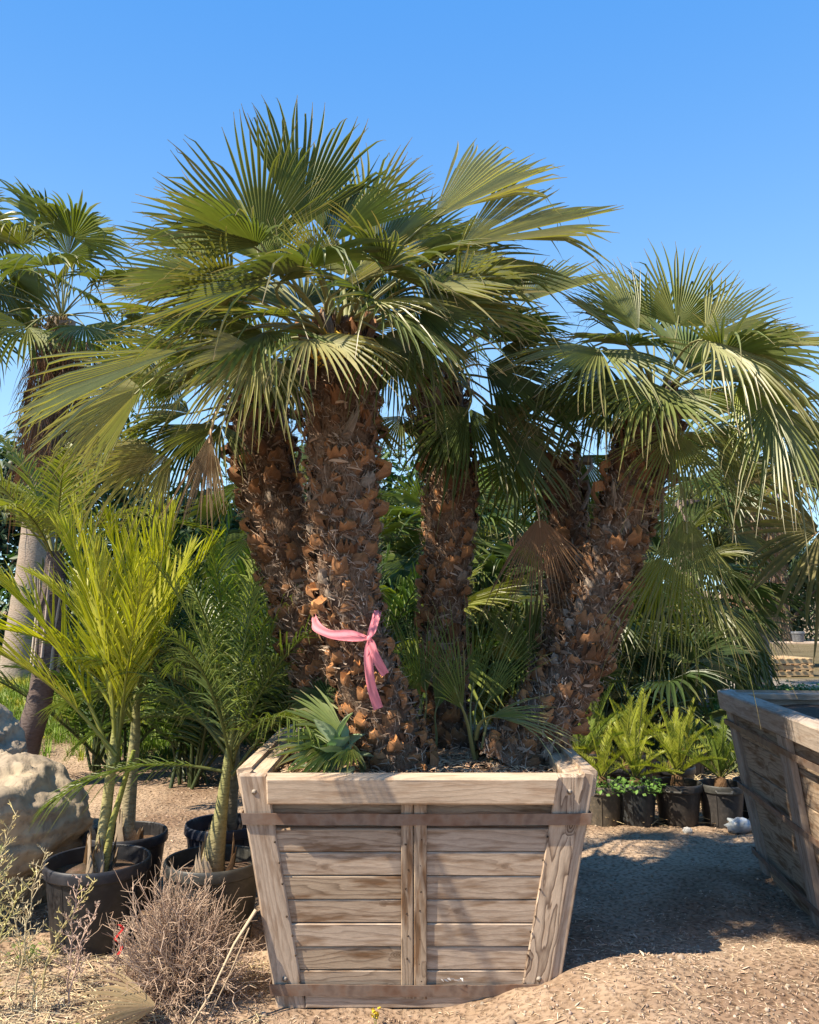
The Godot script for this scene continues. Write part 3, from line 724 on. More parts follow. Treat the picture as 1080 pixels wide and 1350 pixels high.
func cycads() -> void:
	rng.seed = 44
	var m := []
	var mb := []
	for t in [[0.12, 0.3], [0.35, 0.5], [0.6, 0.7], [0.85, 0.8], [1.1, 0.6]]:
		m.append(feather({"l": 0.42, "tilt": t[0], "bend": t[1], "n": 34, "from": 0.14, "leaf": 0.085, "w": 0.0031, "ang0": 0.85, "ang1": 0.5, "droop": 0.05, "col": Color(0.4, 0.44, 0.06), "tip": Color(0.35, 0.33, 0.08), "stem_col": Color(0.3, 0.3, 0.08), "stem": 0.006, "lift": 0.45}))
		mb.append(feather({"l": 0.42, "tilt": t[0] * 0.8, "bend": t[1] * 0.6, "n": 34, "from": 0.14, "leaf": 0.085, "w": 0.003, "ang0": 0.75, "ang1": 0.45, "droop": 0.03, "col": Color(0.22, 0.3, 0.05), "tip": Color(0.3, 0.3, 0.07), "stem_col": Color(0.25, 0.26, 0.08), "stem": 0.006, "lift": 0.5}))
	var dust := [Color(0.13, 0.11, 0.09), Color(0.05, 0.052, 0.055), Color(0.055, 0.05, 0.045), Color(0.06, 0.058, 0.055), Color(0.02, 0.02, 0.022)]
	var rows := [
		[1.447, -6.42, 0, "brown dusty pot of the cycad row, next to the wooden box corner", "cycad in the brown pot next to the wooden box corner", 9, 0.95],
		[1.69, -6.38, 1, "black pot second from the wooden box in the cycad row", "cycad in the second pot from the wooden box", 12, 0.95],
		[2.015, -6.4, 2, "black pot third from the wooden box in the cycad row", "spreading yellow-green cycad in the third pot from the wooden box", 13, 1.15],
		[2.335, -6.38, 3, "pale-sided black pot with handles, fourth in the cycad row", "upright dark green cycad in the fourth pot of the row", 15, 1.1],
		[2.66, -6.55, 4, "black pot half hidden by the right planter box", "cycad half hidden behind the right planter box corner", 9, 0.9],
		[1.4, -6.95, 4, "black pot in the second cycad row, behind the brown pot", "leaning cycad in the second row behind the brown pot", 12, 1.0],
		[1.78, -7.0, 4, "black pot in the second cycad row, behind the second pot", "green cycad in the second row between the box and straw", 13, 1.05],
		[2.22, -7.15, 4, "black pot in the second cycad row, in front of the straw", "small cycad in front of the straw in the second row", 9, 0.8],
		[1.66, -7.7, 4, "black pot at the back of the cycad group, near the wooden box", "tall cycad at the back left of the cycad group", 13, 1.1],
		[2.1, -7.75, 4, "black pot at the back of the cycad group, by the straw", "cycad at the back of the group beside the straw", 13, 1.05],
		[2.62, -8.0, 4, "black pot standing alone in the straw behind the cycads", "small orange-yellow cycad standing in the straw", 6, 0.8],
	]
	for i in rows.size():
		var r: Array = rows[i]
		var at := Vector3(r[0], ground(r[0], r[1]) - 0.005, r[1])
		pot("cycad_pot", r[3], at, [0.172, 0.16, 0.178, 0.17, 0.165][i % 5], [0.3, 0.31, 0.295, 0.305, 0.29][i % 5], dust[r[2]], "black pots of the cycad group", i == 2 or i == 3)
		cycad(r[4], at + Vector3(0, 0.245, 0), mb if i in [3, 5, 8] else m, r[5], r[6] * (1.25 if i > 4 else 1.0), 0.045)
	# soft weeds in two of the pots
	var w := leafy_weed(170, 0.13, 0.15, 0.032, Color(0.13, 0.24, 0.05))
	for e in [[1.72, -6.27, "leafy green weed spilling over the second pot of the row"], [1.47, -6.32, "leafy green weed at the rim of the brown cycad pot"]]:
		tag(obj("pot_weed", w, self, Vector3(e[0], ground(e[0], e[1]) + 0.24, e[1])), e[2], "weed", "weeds in the cycad pots")
	# crumpled bag and stones at the foot of the row
	var g := Geo.new()
	for j in 13:
		var a := PI * j / 12
		for k in 19:
			var b := TAU * (k % 18) / 18
			var p := Vector3(sin(a) * cos(b), cos(a), sin(a) * sin(b))
			var q := p * Vector3(0.09, 0.055, 0.06) * (1.0 + 0.6 * noise.get_noise_3d(p.x * 130.0, p.y * 130.0, p.z * 130.0))
			g.add(q, p, Vector2(k, j), Color(0.4, 0.44, 0.48).lerp(Color(0.2, 0.3, 0.45), clampf(noise.get_noise_3d(p.x * 90.0, p.y * 90.0 + 70.0, p.z * 90.0) * 2.0, 0.0, 0.8)))
	for j in 12:
		for k in 18:
			g.quad(j * 19 + k, j * 19 + k + 1, (j + 1) * 19 + k + 1, (j + 1) * 19 + k)
	tag(obj("plastic_bag", g.mesh(M.plastic_film), self, Vector3(2.36, ground(2.36, -6.12) + 0.04, -6.12)), "crumpled whitish plastic bag on the dirt before the pots", "bag")
	for e in [[2.49, -6.1, 0.05, Color(0.6, 0.57, 0.52), "pale rounded stone between the plastic bag and right box"], [1.98, -6.1, 0.035, Color(0.5, 0.38, 0.28), "small brown stone before the third cycad pot"], [2.17, -4.85, 0.05, Color(0.3, 0.28, 0.26), "grey stone in shade at the foot of the right box"]]:
		var sg := Geo.new()
		pebble(sg, 12, 16, int(e[0] * 100))
		var s := obj("stone", sg.mesh(M.stone), self, Vector3(e[0], ground(e[0], e[1]) + e[2] * 0.4, e[1]))
		s.scale = Vector3(e[2], e[2] * 0.75, e[2])
		for i in 1:
			tag(s, e[4], "stone", "loose stones")


func background() -> void:
	rng.seed = 55
	# tall fan palm at the left with a skirt of dead leaves
	var at := Vector3(-5.56, ground(-5.56, -12.0), -12.0)
	var o := thing("tall_fan_palm", "tall fan palm with grey trunk and dead leaf skirt at left", "palm", at)
	smooth_trunk(o, [at + Vector3(0, -0.2, 0), at + Vector3(0.03, 0.5, 0), at + Vector3(0.12, 1.6, 0), at + Vector3(0.2, 3.2, 0), at + Vector3(0.33, 5.3, 0)], [0.34, 0.28, 0.24, 0.21, 0.2], Color(0.4, 0.33, 0.27))
	var apex := at + Vector3(0.33, 5.35, 0)
	fan_crown(o, apex, 20, 0.88, 1.15, 86.0, -25.0, Color(0.18, 0.235, 0.06), Color(0.25, 0.22, 0.1), {"split": 0.6, "n": 34})
	skirt(o, apex + Vector3(0, -0.25, 0), 70, 1.4, 3.6, Color(0.3, 0.19, 0.125))
	# seed bunches under the crown
	for k in 2:
		var g := Geo.new()
		for i in 220:
			var p := apex + Vector3(-0.12 + k * 0.2 + R(-0.16, 0.16), R(-1.1, -0.1), 0.28 + R(-0.1, 0.1))
			g.tube([p, p + Vector3(0, 0.03, 0)], [0.018, 0.012], 4, tint(Color(0.22, 0.16, 0.07), 0.3), null, 1.0, false)
		tag(obj("seed_bunch", g.mesh(M.plain), o, -at), "", "", "", "stuff")
	# second crown cut by the left edge
	at = Vector3(-8.1, ground(-8.1, -13.5), -13.5)
	o = thing("tall_fan_palm", "fan palm crown cut off by the left edge of the view", "palm", at)
	smooth_trunk(o, [at + Vector3(0, -0.2, 0), at + Vector3(0, 3, 0), at + Vector3(0.2, 6.8, 0)], [0.34, 0.24, 0.22], Color(0.38, 0.31, 0.26), 20)
	fan_crown(o, at + Vector3(0.2, 6.8, 0), 26, 1.0, 1.05, 80.0, -50.0, Color(0.13, 0.18, 0.05), Color(0.35, 0.28, 0.14), {"split": 0.6, "n": 30})
	# leaning dark palm stem behind the boulders
	at = Vector3(-3.42, ground(-3.42, -7.5), -7.5)
	o = thing("slender_palm", "slender dark trunk leaning right behind the upper boulder", "palm", at)
	smooth_trunk(o, [at + Vector3(-0.05, -0.1, 0), at + Vector3(0.02, 0.35, 0), at + Vector3(0.14, 0.85, 0), at + Vector3(0.2, 1.5, 0), at + Vector3(0.2, 2.1, 0)], [0.13, 0.12, 0.105, 0.12, 0.07], Color(0.15, 0.12, 0.11), 30)
	var sg := Geo.new()
	for i in 9:
		var a := i * 0.7
		var d := Vector3(cos(a), 0, sin(a))
		var p := at + Vector3(0.16, 0.9 + R(0, 0.3), 0) + d * 0.11
		sg.tube([p, p + Vector3(0.02, 0.4, 0), p + Vector3(0.04, 0.85, 0) + d * 0.05], [0.03, 0.025, 0.01], 5, tint(Color(0.42, 0.36, 0.3), 0.2), null, 0.5)
	obj("sheath", sg.mesh(M.plain), o, -at)
	var yel := []
	for t in [[0.3, 0.7], [0.6, 0.9], [0.95, 1.0]]:
		yel.append(feather({"l": 1.5, "tilt": t[0], "bend": t[1], "n": 40, "from": 0.2, "leaf": 0.45, "w": 0.011, "ang0": 0.9, "ang1": 0.35, "droop": 0.3, "col": Color(0.27, 0.3, 0.07), "tip": Color(0.4, 0.36, 0.14), "stem_col": Color(0.3, 0.3, 0.1), "lift": 0.25}))
	for i in 11:
		var m := obj("frond", yel[i % 3], o, Vector3(0.2, 2.0, 0))
		m.rotation.y = i * 2.4

	# dark feather palms between the pots and the box
	var dk := []
	for t in [[0.05, 0.25], [0.2, 0.4], [0.4, 0.6], [0.7, 0.8]]:
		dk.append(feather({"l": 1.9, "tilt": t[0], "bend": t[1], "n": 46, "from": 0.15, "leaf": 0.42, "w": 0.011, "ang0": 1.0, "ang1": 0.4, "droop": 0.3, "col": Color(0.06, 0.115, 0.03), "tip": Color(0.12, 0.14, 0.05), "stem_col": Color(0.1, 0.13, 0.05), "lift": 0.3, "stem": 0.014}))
	for e in [[-1.95, -7.6, 1.3, "dark green feather palm behind the left pots, nearest the boulders"], [-1.15, -7.8, 1.3, "dark green feather palm left of the leaning palm trunk"], [-2.9, -8.2, 1.3, "dark green feather palm behind the yellow-green potted palms"], [-0.5, -8.4, 1.3, "dark green feather palm directly behind the leaning palm trunk"]]:
		at = Vector3(e[0], ground(e[0], e[1]), e[1])
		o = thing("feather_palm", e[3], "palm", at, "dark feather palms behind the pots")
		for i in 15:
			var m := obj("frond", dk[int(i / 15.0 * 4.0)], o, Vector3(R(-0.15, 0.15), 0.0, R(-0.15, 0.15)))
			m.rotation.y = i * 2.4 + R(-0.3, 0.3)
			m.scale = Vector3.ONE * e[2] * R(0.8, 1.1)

	# fan palms that fill the gaps between the trunks
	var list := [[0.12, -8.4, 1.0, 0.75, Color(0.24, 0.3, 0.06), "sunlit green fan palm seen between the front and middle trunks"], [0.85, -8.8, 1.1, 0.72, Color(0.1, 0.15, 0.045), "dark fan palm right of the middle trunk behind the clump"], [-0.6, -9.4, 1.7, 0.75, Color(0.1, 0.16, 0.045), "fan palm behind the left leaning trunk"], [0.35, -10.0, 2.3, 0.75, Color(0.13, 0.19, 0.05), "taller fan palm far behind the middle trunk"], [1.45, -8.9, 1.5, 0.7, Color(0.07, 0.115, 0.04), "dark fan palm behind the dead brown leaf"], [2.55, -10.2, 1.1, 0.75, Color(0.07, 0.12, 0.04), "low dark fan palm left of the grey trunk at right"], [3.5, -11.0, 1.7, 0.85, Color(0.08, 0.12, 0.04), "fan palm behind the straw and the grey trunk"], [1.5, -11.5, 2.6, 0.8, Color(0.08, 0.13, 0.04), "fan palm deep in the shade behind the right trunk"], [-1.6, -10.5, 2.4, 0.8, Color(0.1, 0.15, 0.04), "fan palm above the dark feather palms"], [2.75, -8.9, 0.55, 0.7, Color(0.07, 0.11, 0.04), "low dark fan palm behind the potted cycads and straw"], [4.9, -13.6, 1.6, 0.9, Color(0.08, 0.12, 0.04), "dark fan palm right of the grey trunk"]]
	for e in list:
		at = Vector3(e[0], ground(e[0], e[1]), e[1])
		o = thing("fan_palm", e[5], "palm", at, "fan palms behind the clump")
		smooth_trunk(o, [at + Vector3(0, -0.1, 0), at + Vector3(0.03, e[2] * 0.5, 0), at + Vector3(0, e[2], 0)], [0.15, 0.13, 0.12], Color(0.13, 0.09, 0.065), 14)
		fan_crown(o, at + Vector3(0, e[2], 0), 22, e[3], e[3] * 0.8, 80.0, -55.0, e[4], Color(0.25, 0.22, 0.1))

	# grey trunk at the right with its crown above
	at = Vector3(4.16, ground(4.16, -12.4), -12.4)
	o = thing("grey_palm", "grey trunk of a palm standing in shade behind the straw", "palm", at)
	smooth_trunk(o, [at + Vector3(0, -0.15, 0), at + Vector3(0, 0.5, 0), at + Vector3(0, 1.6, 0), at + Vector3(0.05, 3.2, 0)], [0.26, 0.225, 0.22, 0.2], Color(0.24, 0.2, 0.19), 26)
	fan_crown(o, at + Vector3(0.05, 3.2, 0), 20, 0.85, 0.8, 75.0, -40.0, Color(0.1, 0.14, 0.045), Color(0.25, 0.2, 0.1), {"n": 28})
	# palm with a pale skirt further right
	at = Vector3(6.15, ground(6.15, -15.0), -15.0)
	o = thing("skirted_palm", "palm with a pinkish tan skirt of dead leaves at right", "palm", at)
	smooth_trunk(o, [at + Vector3(0, -0.2, 0), at + Vector3(0, 2, 0), at + Vector3(0.1, 4.2, 0)], [0.34, 0.26, 0.24], Color(0.34, 0.27, 0.22), 24)
	fan_crown(o, at + Vector3(0.1, 4.2, 0), 24, 1.0, 1.0, 75.0, -25.0, Color(0.16, 0.21, 0.05), Color(0.35, 0.3, 0.15), {"n": 28})
	skirt(o, at + Vector3(0.1, 4.0, 0), 70, 1.5, 4.4, Color(0.55, 0.39, 0.28))
	# palm in the right planter box: trunk outside the view, leaves reach in
	at = Vector3(2.99, 0.98, -4.21)
	o = thing("boxed_palm", "fan palm in the right planter box, only drooping olive leaves in view", "palm", at)
	smooth_trunk(o, [at + Vector3(0, -0.1, 0), at + Vector3(0.05, 0.6, 0), at + Vector3(0.1, 1.2, 0)], [0.2, 0.18, 0.16], Color(0.16, 0.11, 0.08), 16)
	apex = at + Vector3(0.1, 1.2, 0)
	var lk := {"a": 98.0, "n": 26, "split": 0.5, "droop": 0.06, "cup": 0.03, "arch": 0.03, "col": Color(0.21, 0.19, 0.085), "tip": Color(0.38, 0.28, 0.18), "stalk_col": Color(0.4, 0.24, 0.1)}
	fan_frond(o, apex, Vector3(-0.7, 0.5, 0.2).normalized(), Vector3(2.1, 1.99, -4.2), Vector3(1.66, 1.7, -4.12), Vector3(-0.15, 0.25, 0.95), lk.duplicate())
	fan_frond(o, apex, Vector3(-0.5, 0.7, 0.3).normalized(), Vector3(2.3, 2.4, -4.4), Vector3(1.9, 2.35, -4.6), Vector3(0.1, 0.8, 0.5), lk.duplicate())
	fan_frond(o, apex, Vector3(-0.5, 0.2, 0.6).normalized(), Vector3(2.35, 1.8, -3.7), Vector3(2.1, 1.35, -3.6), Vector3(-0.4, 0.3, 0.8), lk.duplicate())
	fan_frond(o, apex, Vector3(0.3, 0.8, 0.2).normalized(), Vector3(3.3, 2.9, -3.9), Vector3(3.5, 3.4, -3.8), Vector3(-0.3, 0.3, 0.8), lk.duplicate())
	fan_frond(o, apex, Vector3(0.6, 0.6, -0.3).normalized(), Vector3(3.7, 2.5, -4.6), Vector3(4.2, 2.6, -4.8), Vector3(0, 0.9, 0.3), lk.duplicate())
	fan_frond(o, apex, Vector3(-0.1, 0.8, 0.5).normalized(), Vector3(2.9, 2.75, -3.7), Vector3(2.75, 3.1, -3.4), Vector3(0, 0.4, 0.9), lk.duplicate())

	# wall of trees
	var t := [
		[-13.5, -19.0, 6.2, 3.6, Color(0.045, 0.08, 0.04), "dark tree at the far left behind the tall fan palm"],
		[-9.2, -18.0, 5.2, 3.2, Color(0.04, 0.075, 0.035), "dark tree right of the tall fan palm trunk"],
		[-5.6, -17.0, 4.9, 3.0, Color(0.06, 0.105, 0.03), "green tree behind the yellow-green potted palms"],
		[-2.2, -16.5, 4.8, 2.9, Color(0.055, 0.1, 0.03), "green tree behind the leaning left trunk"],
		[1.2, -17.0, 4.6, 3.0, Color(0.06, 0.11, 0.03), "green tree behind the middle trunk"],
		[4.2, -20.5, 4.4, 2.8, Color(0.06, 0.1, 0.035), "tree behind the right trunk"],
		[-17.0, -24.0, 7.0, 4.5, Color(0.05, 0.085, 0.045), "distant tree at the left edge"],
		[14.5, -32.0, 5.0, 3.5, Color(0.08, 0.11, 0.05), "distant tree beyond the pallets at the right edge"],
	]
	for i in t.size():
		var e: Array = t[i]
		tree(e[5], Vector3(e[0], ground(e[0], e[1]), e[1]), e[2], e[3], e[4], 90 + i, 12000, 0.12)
	rng.seed = 66
	# low shrubs in front of the trees
	for e in [[-4.6, -12.8, 0.8, "round green shrub beside the tall fan palm's foot"], [-3.3, -13.2, 1.0, "round green shrub at the grass edge behind the leaning stem"], [-1.7, -13.0, 1.1, "round green shrub at the grass edge behind the pots"], [-0.2, -13.5, 1.1, "round green shrub behind the left leaning trunk"], [1.6, -13.6, 1.2, "round green shrub in shade behind the dead brown leaf"], [3.0, -14.2, 0.9, "round green shrub left of the grey trunk"]]:
		at = Vector3(e[0], ground(e[0], e[1]), e[1])
		o = thing("shrub", e[3], "shrub", at, "shrubs before the trees")
		var lg := Geo.new()
		leaf_cloud(lg, [[Vector3(0, e[2] * 0.5, 0), e[2] * 0.55], [Vector3(0.5, e[2] * 0.4, 0.1), e[2] * 0.45], [Vector3(-0.5, e[2] * 0.4, 0), e[2] * 0.45], [Vector3(0.1, e[2] * 0.8, -0.1), e[2] * 0.4]], 5000, 0.045, Color(0.07, 0.125, 0.035))
		obj("foliage", lg.mesh(M.tree_leaf), o)
		var tg := Geo.new()
		for k in 5:
			tg.tube([Vector3(R(-0.1, 0.1), -0.1, 0), Vector3(R(-0.4, 0.4), e[2] * 0.8, R(-0.3, 0.3))], [0.02, 0.006], 5, Color(0.12, 0.09, 0.06), null, 1.0, false)
		obj("stem", tg.mesh(M.plain), o)

	# grass
	var places := []
	var cols := []
	for i in 15000:
		var d := R(8.0, 15.5)
		var x := R(-0.62, 0.06) * d
		var edge := noise.get_noise_2d(x * 20.0, -d * 20.0 + 99.0) * 1.2
		if rng.randf() > sm(8.2, 9.6, d + edge) * sm(1.0, -0.5, x + edge) + 0.01:
			continue
		var s := R(0.5, 1.25)
		places.append(Transform3D(Basis(Vector3.UP, R(0, TAU)).scaled_local(Vector3(s, s * R(0.7, 1.2), s)), Vector3(x, ground(x, -d) - 0.005, -d)))
		cols.append(tint(Color(0.8, 0.85, 0.7) if noise.get_noise_2d(x * 50.0, d * 50.0) < 0.25 else Color(1.6, 1.15, 0.7), 0.25))
	tag(multi("grass", tuft(16, 0.17, 0.16, Color(0.2, 0.28, 0.05), 0.9), places, cols), "bright green grass patch behind the boulders and pots", "grass", "", "stuff")
	places = []
	cols = []
	for i in 1500:
		var x := R(1.6, 10.5)
		var z := R(-15.2, -11.2)
		if noise.get_noise_2d(x * 30.0, z * 30.0) < -0.25:
			continue
		var s := R(0.6, 1.5)
		places.append(Transform3D(Basis(Vector3.UP, R(0, TAU)).scaled_local(Vector3(s, s, s)), Vector3(x, ground(x, z) - 0.005, z)))
		cols.append(tint(Color.WHITE, 0.3))
	tag(multi("weed_cover", leafy_weed(46, 0.24, 0.2, 0.05, Color(0.11, 0.2, 0.045)), places, cols), "low leafy green weeds covering the ground behind the right box", "weeds", "", "stuff")

	pallets()
	# far dry rise
	var hg := Geo.new()
	for j in 9:
		for i in 61:
			var x := -60.0 + i * 5.0
			var f := j / 8.0
			var y := sin(f * PI * 0.5) * (7.5 + noise.get_noise_2d(x * 0.9, 3.0) * 6.0) * sm(-60.0, 10.0, x)
			hg.add(Vector3(x, y - 0.5, -150.0 - f * 60.0), Vector3(0, 1, 0.4).normalized(), Vector2(i, j), tint(Color(0.46, 0.37, 0.26), 0.12))
	for j in 8:
		for i in 60:
			hg.quad(j * 61 + i, j * 61 + i + 1, (j + 1) * 61 + i + 1, (j + 1) * 61 + i)
	tag(obj("hill", hg.mesh(M.dirt)), "low dry tan hill far behind the yard", "hill", "", "structure")


func skirt(o: Node3D, apex: Vector3, count: int, width: float, length: float, col: Color) -> void:
	for i in count:
		var a := i * 2.4
		var f := float(i) / count
		var d := Vector3(cos(a), 0, sin(a))
		var p := apex + d * R(0.2, 0.34) * width + DOWN * length * f * 0.55
		fan_frond(o, apex + DOWN * length * f * 0.4, (d + Vector3(0, 0.1, 0)).normalized(), p, p + d * R(-0.05, 0.2) + DOWN * R(0.7, 1.05), d, {"a": R(20.0, 38.0), "n": 12, "split": 0.2, "droop": 0.1, "cup": 0.4, "col": tint(col, 0.3), "tip": col * 1.1, "mat": "dry_leaf", "coarse": true, "stalk_col": col}, "dead_frond")


func pallet(label: String, at: Vector3, turn: float, col: Color) -> void:
	var o := thing("pallet", label, "pallet", at, "wooden pallets")
	o.rotation.y = turn
	for y: float in [0.012, 0.133]:
		for i in 7:
			if y < 0.1 and i % 3 != 0:
				continue
			var x := -0.55 + i * 1.1 / 6.0
			obj("deck_board", board(Vector3(x - 0.05, y, 0.5), Vector3(x + 0.05, y, 0.5), Vector3(x + 0.05, y, -0.5), Vector3(x - 0.05, y, -0.5), Vector3.UP, 0.02, "rail_wood", true, 0.003, tint(col, 0.12)), o)
	for z: float in [-0.46, 0.0, 0.46]:
		obj("stringer", board(Vector3(-0.6, 0.015, z + 0.02), Vector3(0.6, 0.015, z + 0.02), Vector3(0.6, 0.111, z + 0.02), Vector3(-0.6, 0.111, z + 0.02), Vector3(0, 0, 1), 0.04, "rail_wood", false, 0.003, col), o)


func pallets() -> void:
	var y := ground(8.3, -19.0)
	pallet("orange-brown wooden pallet at the bottom of the far stack", Vector3(8.3, y, -19.0), 0.15, Color(1.2, 0.95, 0.75))
	pallet("orange-brown wooden pallet in the middle of the far stack", Vector3(8.33, y + 0.134, -19.02), 0.1, Color(1.2, 0.9, 0.7))
	pallet("orange-brown wooden pallet on top of the far stack", Vector3(8.28, y + 0.268, -18.98), 0.2, Color(1.25, 0.95, 0.75))
	pallet("lone wooden pallet right of the far stack", Vector3(9.9, ground(9.9, -18.6), -18.6), -0.1, Color(1.0, 0.85, 0.75))
	pallet("wooden pallet lying on the lone one at the right edge", Vector3(9.95, ground(9.9, -18.6) + 0.134, -18.6), -0.05, Color(1.0, 0.9, 0.8))
	var yb := ground(11.0, -21.0)
	var o := thing("nursery_bench", "long low slatted bench carrying pots beyond the pallets", "bench", Vector3(11.0, yb, -21.0))
	for i in 5:
		var z := -0.4 + i * 0.2
		obj("slat", board(Vector3(-2.6, 0.62, z + 0.09), Vector3(2.6, 0.62, z + 0.09), Vector3(2.6, 0.62, z - 0.09), Vector3(-2.6, 0.62, z - 0.09), Vector3.UP, 0.03, "rail_wood"), o)
	for x: float in [-2.4, 0.0, 2.4]:
		for z: float in [-0.4, 0.4]:
			obj("leg", board(Vector3(x - 0.04, -0.05, z + 0.04), Vector3(x + 0.04, -0.05, z + 0.04), Vector3(x + 0.04, 0.589, z + 0.04), Vector3(x - 0.04, 0.589, z + 0.04), Vector3(0, 0, 1), 0.08, "grey_wood", true), o)
	var names := ["leftmost", "second from left", "third from left", "fourth from left", "rightmost"]
	for i in 5:
		pot("bench_pot", "small grey pot on the far bench, %s of five" % names[i], Vector3(9.0 + i * 0.75, yb + 0.621, -20.95), 0.16, 0.26, Color(0.16, 0.17, 0.19), "pots on the far bench")


func foreground() -> void:
	rng.seed = 77
	boulder(Vector3(-2.4, 0.26, -4.75), Vector3(0.66, 0.6, 0.6), 3.0, "tan boulder in front at left, beside the black pots", 0.6)
	boulder(Vector3(-3.14, 0.36, -5.7), Vector3(0.75, 0.55, 0.6), 9.0, "rounded tan boulder lying higher behind the front one", 0.2)
	boulder(Vector3(-2.7, 0.12, -4.2), Vector3(0.6, 0.42, 0.42), 14.0, "low tan boulder cut by the left edge", 1.4)
	tumbleweed(Vector3(-0.96, ground(-0.96, -3.64) + 0.03, -3.64), Vector3(0.36, 0.46, 0.28))
	# red scrap caught in the brush
	var g := Geo.new()
	var p0 := Vector3(-1.17, 0.33, -3.5)
	var prev := []
	for i in 12:
		var c := p0 + Vector3(sin(i * 0.9) * 0.012, -i * 0.011, cos(i * 1.3) * 0.01)
		var row := [g.add(c - Vector3(0.006, 0, 0), Vector3(0.2, 0.1, 1).normalized(), Vector2(0, i), Color(0.6, 0.05, 0.04)), g.add(c + Vector3(0.007, 0.003, 0.004), Vector3(-0.2, 0.1, 1).normalized(), Vector2(1, i), Color(0.6, 0.05, 0.04))]
		if prev.size():
			g.quad(prev[0], prev[1], row[1], row[0])
		prev = row
	tag(obj("red_ribbon", g.mesh(M.plain)), "small torn red ribbon caught in the dry brush", "ribbon")
	# dead stalk leaning on the box
	g = Geo.new()
	var a := Vector3(-0.86, ground(-0.86, -3.38), -3.38)
	var b := Vector3(-0.62, 0.385, -3.495)
	g.tube([a, a.lerp(b, 0.3) + Vector3(0.01, 0.0, 0), a.lerp(b, 0.7) + Vector3(-0.006, 0.005, 0), b], [0.004, 0.006, 0.008, 0.012], 7, Color(0.44, 0.34, 0.23), null, 0.55)
	g.tube([a + Vector3(0.06, 0, -0.03), a.lerp(b, 0.5) + Vector3(0.035, -0.01, 0.005), a.lerp(b, 0.86) + Vector3(0.012, -0.004, 0.004)], [0.003, 0.004, 0.005], 6, Color(0.36, 0.27, 0.18), null, 0.6)
	tag(obj("dead_stalk", g.mesh(M.plain)), "split pale dead palm stalk leaning against the box post", "stalk")
	# dead fan leaf on the ground
	g = Geo.new()
	fan_blade(g, Vector3.ZERO, Vector3(-0.95, 0.1, 0.2), Vector3(0.1, 0.9, 0.5), {"r": 0.36, "a": 42.0, "n": 20, "split": 0.5, "droop": 0.2, "cup": 0.15, "arch": 0.05, "col": Color(0.42, 0.32, 0.19), "tip": Color(0.5, 0.4, 0.27)})
	tag(obj("dead_fan_leaf", g.mesh(M.dry_leaf), self, Vector3(-0.98, ground(-0.98, -3.42) + 0.07, -3.42)), "dead tan fan leaf lying on the dirt left of the brush", "leaf")
	# weeds
	var straw := Color(0.5, 0.42, 0.26)
	var pink := Color(0.5, 0.36, 0.28)
	var list := [
		[-1.62, -3.62, 0.62, 0.10, straw, straw, "tall straw-coloured dry weed leaning right before the boulder"],
		[-1.78, -3.7, 0.5, 0.2, Color(0.4, 0.38, 0.16), Color(0.5, 0.44, 0.2), "yellow-green drying weed at the left edge"],
		[-1.38, -3.56, 0.42, 0.12, pink, pink, "pinkish dry weed spike in front of the front left pot"],
		[-1.5, -3.5, 0.34, -0.06, straw, Color(0.55, 0.42, 0.2), "short bushy dry weed left of the pinkish spike"],
		[-1.24, -3.62, 0.3, 0.08, pink, pink, "small pinkish dry weed between the pot and the brush"],
		[-1.86, -3.85, 0.58, 0.05, Color(0.3, 0.34, 0.12), Color(0.45, 0.42, 0.2), "greenish tall weed at the left edge under the boulder"],
		[-1.95, -3.95, 0.7, 0.16, straw, Color(0.56, 0.46, 0.22), "tallest pale dry weed rising over the boulder"],
		[-1.72, -3.86, 0.5, -0.12, straw, straw, "straw-coloured dry weed leaning left over the boulder"],
		[-1.56, -3.74, 0.46, 0.22, Color(0.46, 0.4, 0.2), Color(0.52, 0.44, 0.2), "arching yellowish weed reaching across the front left pot"],
		[-1.66, -3.52, 0.3, -0.1, Color(0.5, 0.36, 0.14), Color(0.58, 0.42, 0.14), "short golden dry weed near the left bottom corner"],
		[-1.44, -3.68, 0.5, 0.05, pink, pink, "tall thin pinkish weed before the front left pot"],
		[-1.7, -3.45, 0.36, 0.1, straw, straw, "dry straw-coloured weed nearest the left bottom corner"],
	]
	for i in list.size():
		var e: Array = list[i]
		dry_weed(e[6], Vector3(e[0], ground(e[0], e[1]) - 0.01, e[1]), e[2], Vector3(e[3], 0, 0.04), e[4], e[5], 26, 200 + i)
	rng.seed = 88
	# low green weeds and a small yellow flower
	for e in [[-1.3, -3.28, 0.07, "low green weed at the bottom left corner"], [-0.82, -3.3, 0.05, "tiny green weed in front of the dry brush"], [-1.75, -3.95, 0.12, "green weed in the boulder's shade at left"]]:
		tag(obj("low_weed", leafy_weed(60, e[2], 0.07, 0.022, Color(0.22, 0.28, 0.08)), self, Vector3(e[0], ground(e[0], e[1]), e[1])), e[3], "weed", "low green weeds")
	var fl := thing("yellow_flower", "tiny yellow flower on the dirt before the box", "flower", Vector3(-0.13, ground(-0.13, -3.42), -3.42))
	g = Geo.new()
	for k in 3:
		g.tube([Vector3.ZERO, Vector3(R(-0.01, 0.01), 0.03, 0), Vector3(R(-0.02, 0.02), 0.055, 0.01)], [0.0015, 0.0012, 0.001], 4, Color(0.3, 0.32, 0.08), null, 1.0, false)
	obj("stem", g.mesh(M.plain), fl)
	g = Geo.new()
	for k in 16:
		var q := Vector3(R(-0.016, 0.016), 0.05 + R(-0.015, 0.02), R(-0.01, 0.012))
		g.tube([q, q + Vector3(R(-0.01, 0.01), 0.008, R(-0.01, 0.01))], [0.005, 0.002], 4, Color(0.7, 0.5, 0.04), null, 1.0, false)
	obj("petals", g.mesh(M.plain), fl)
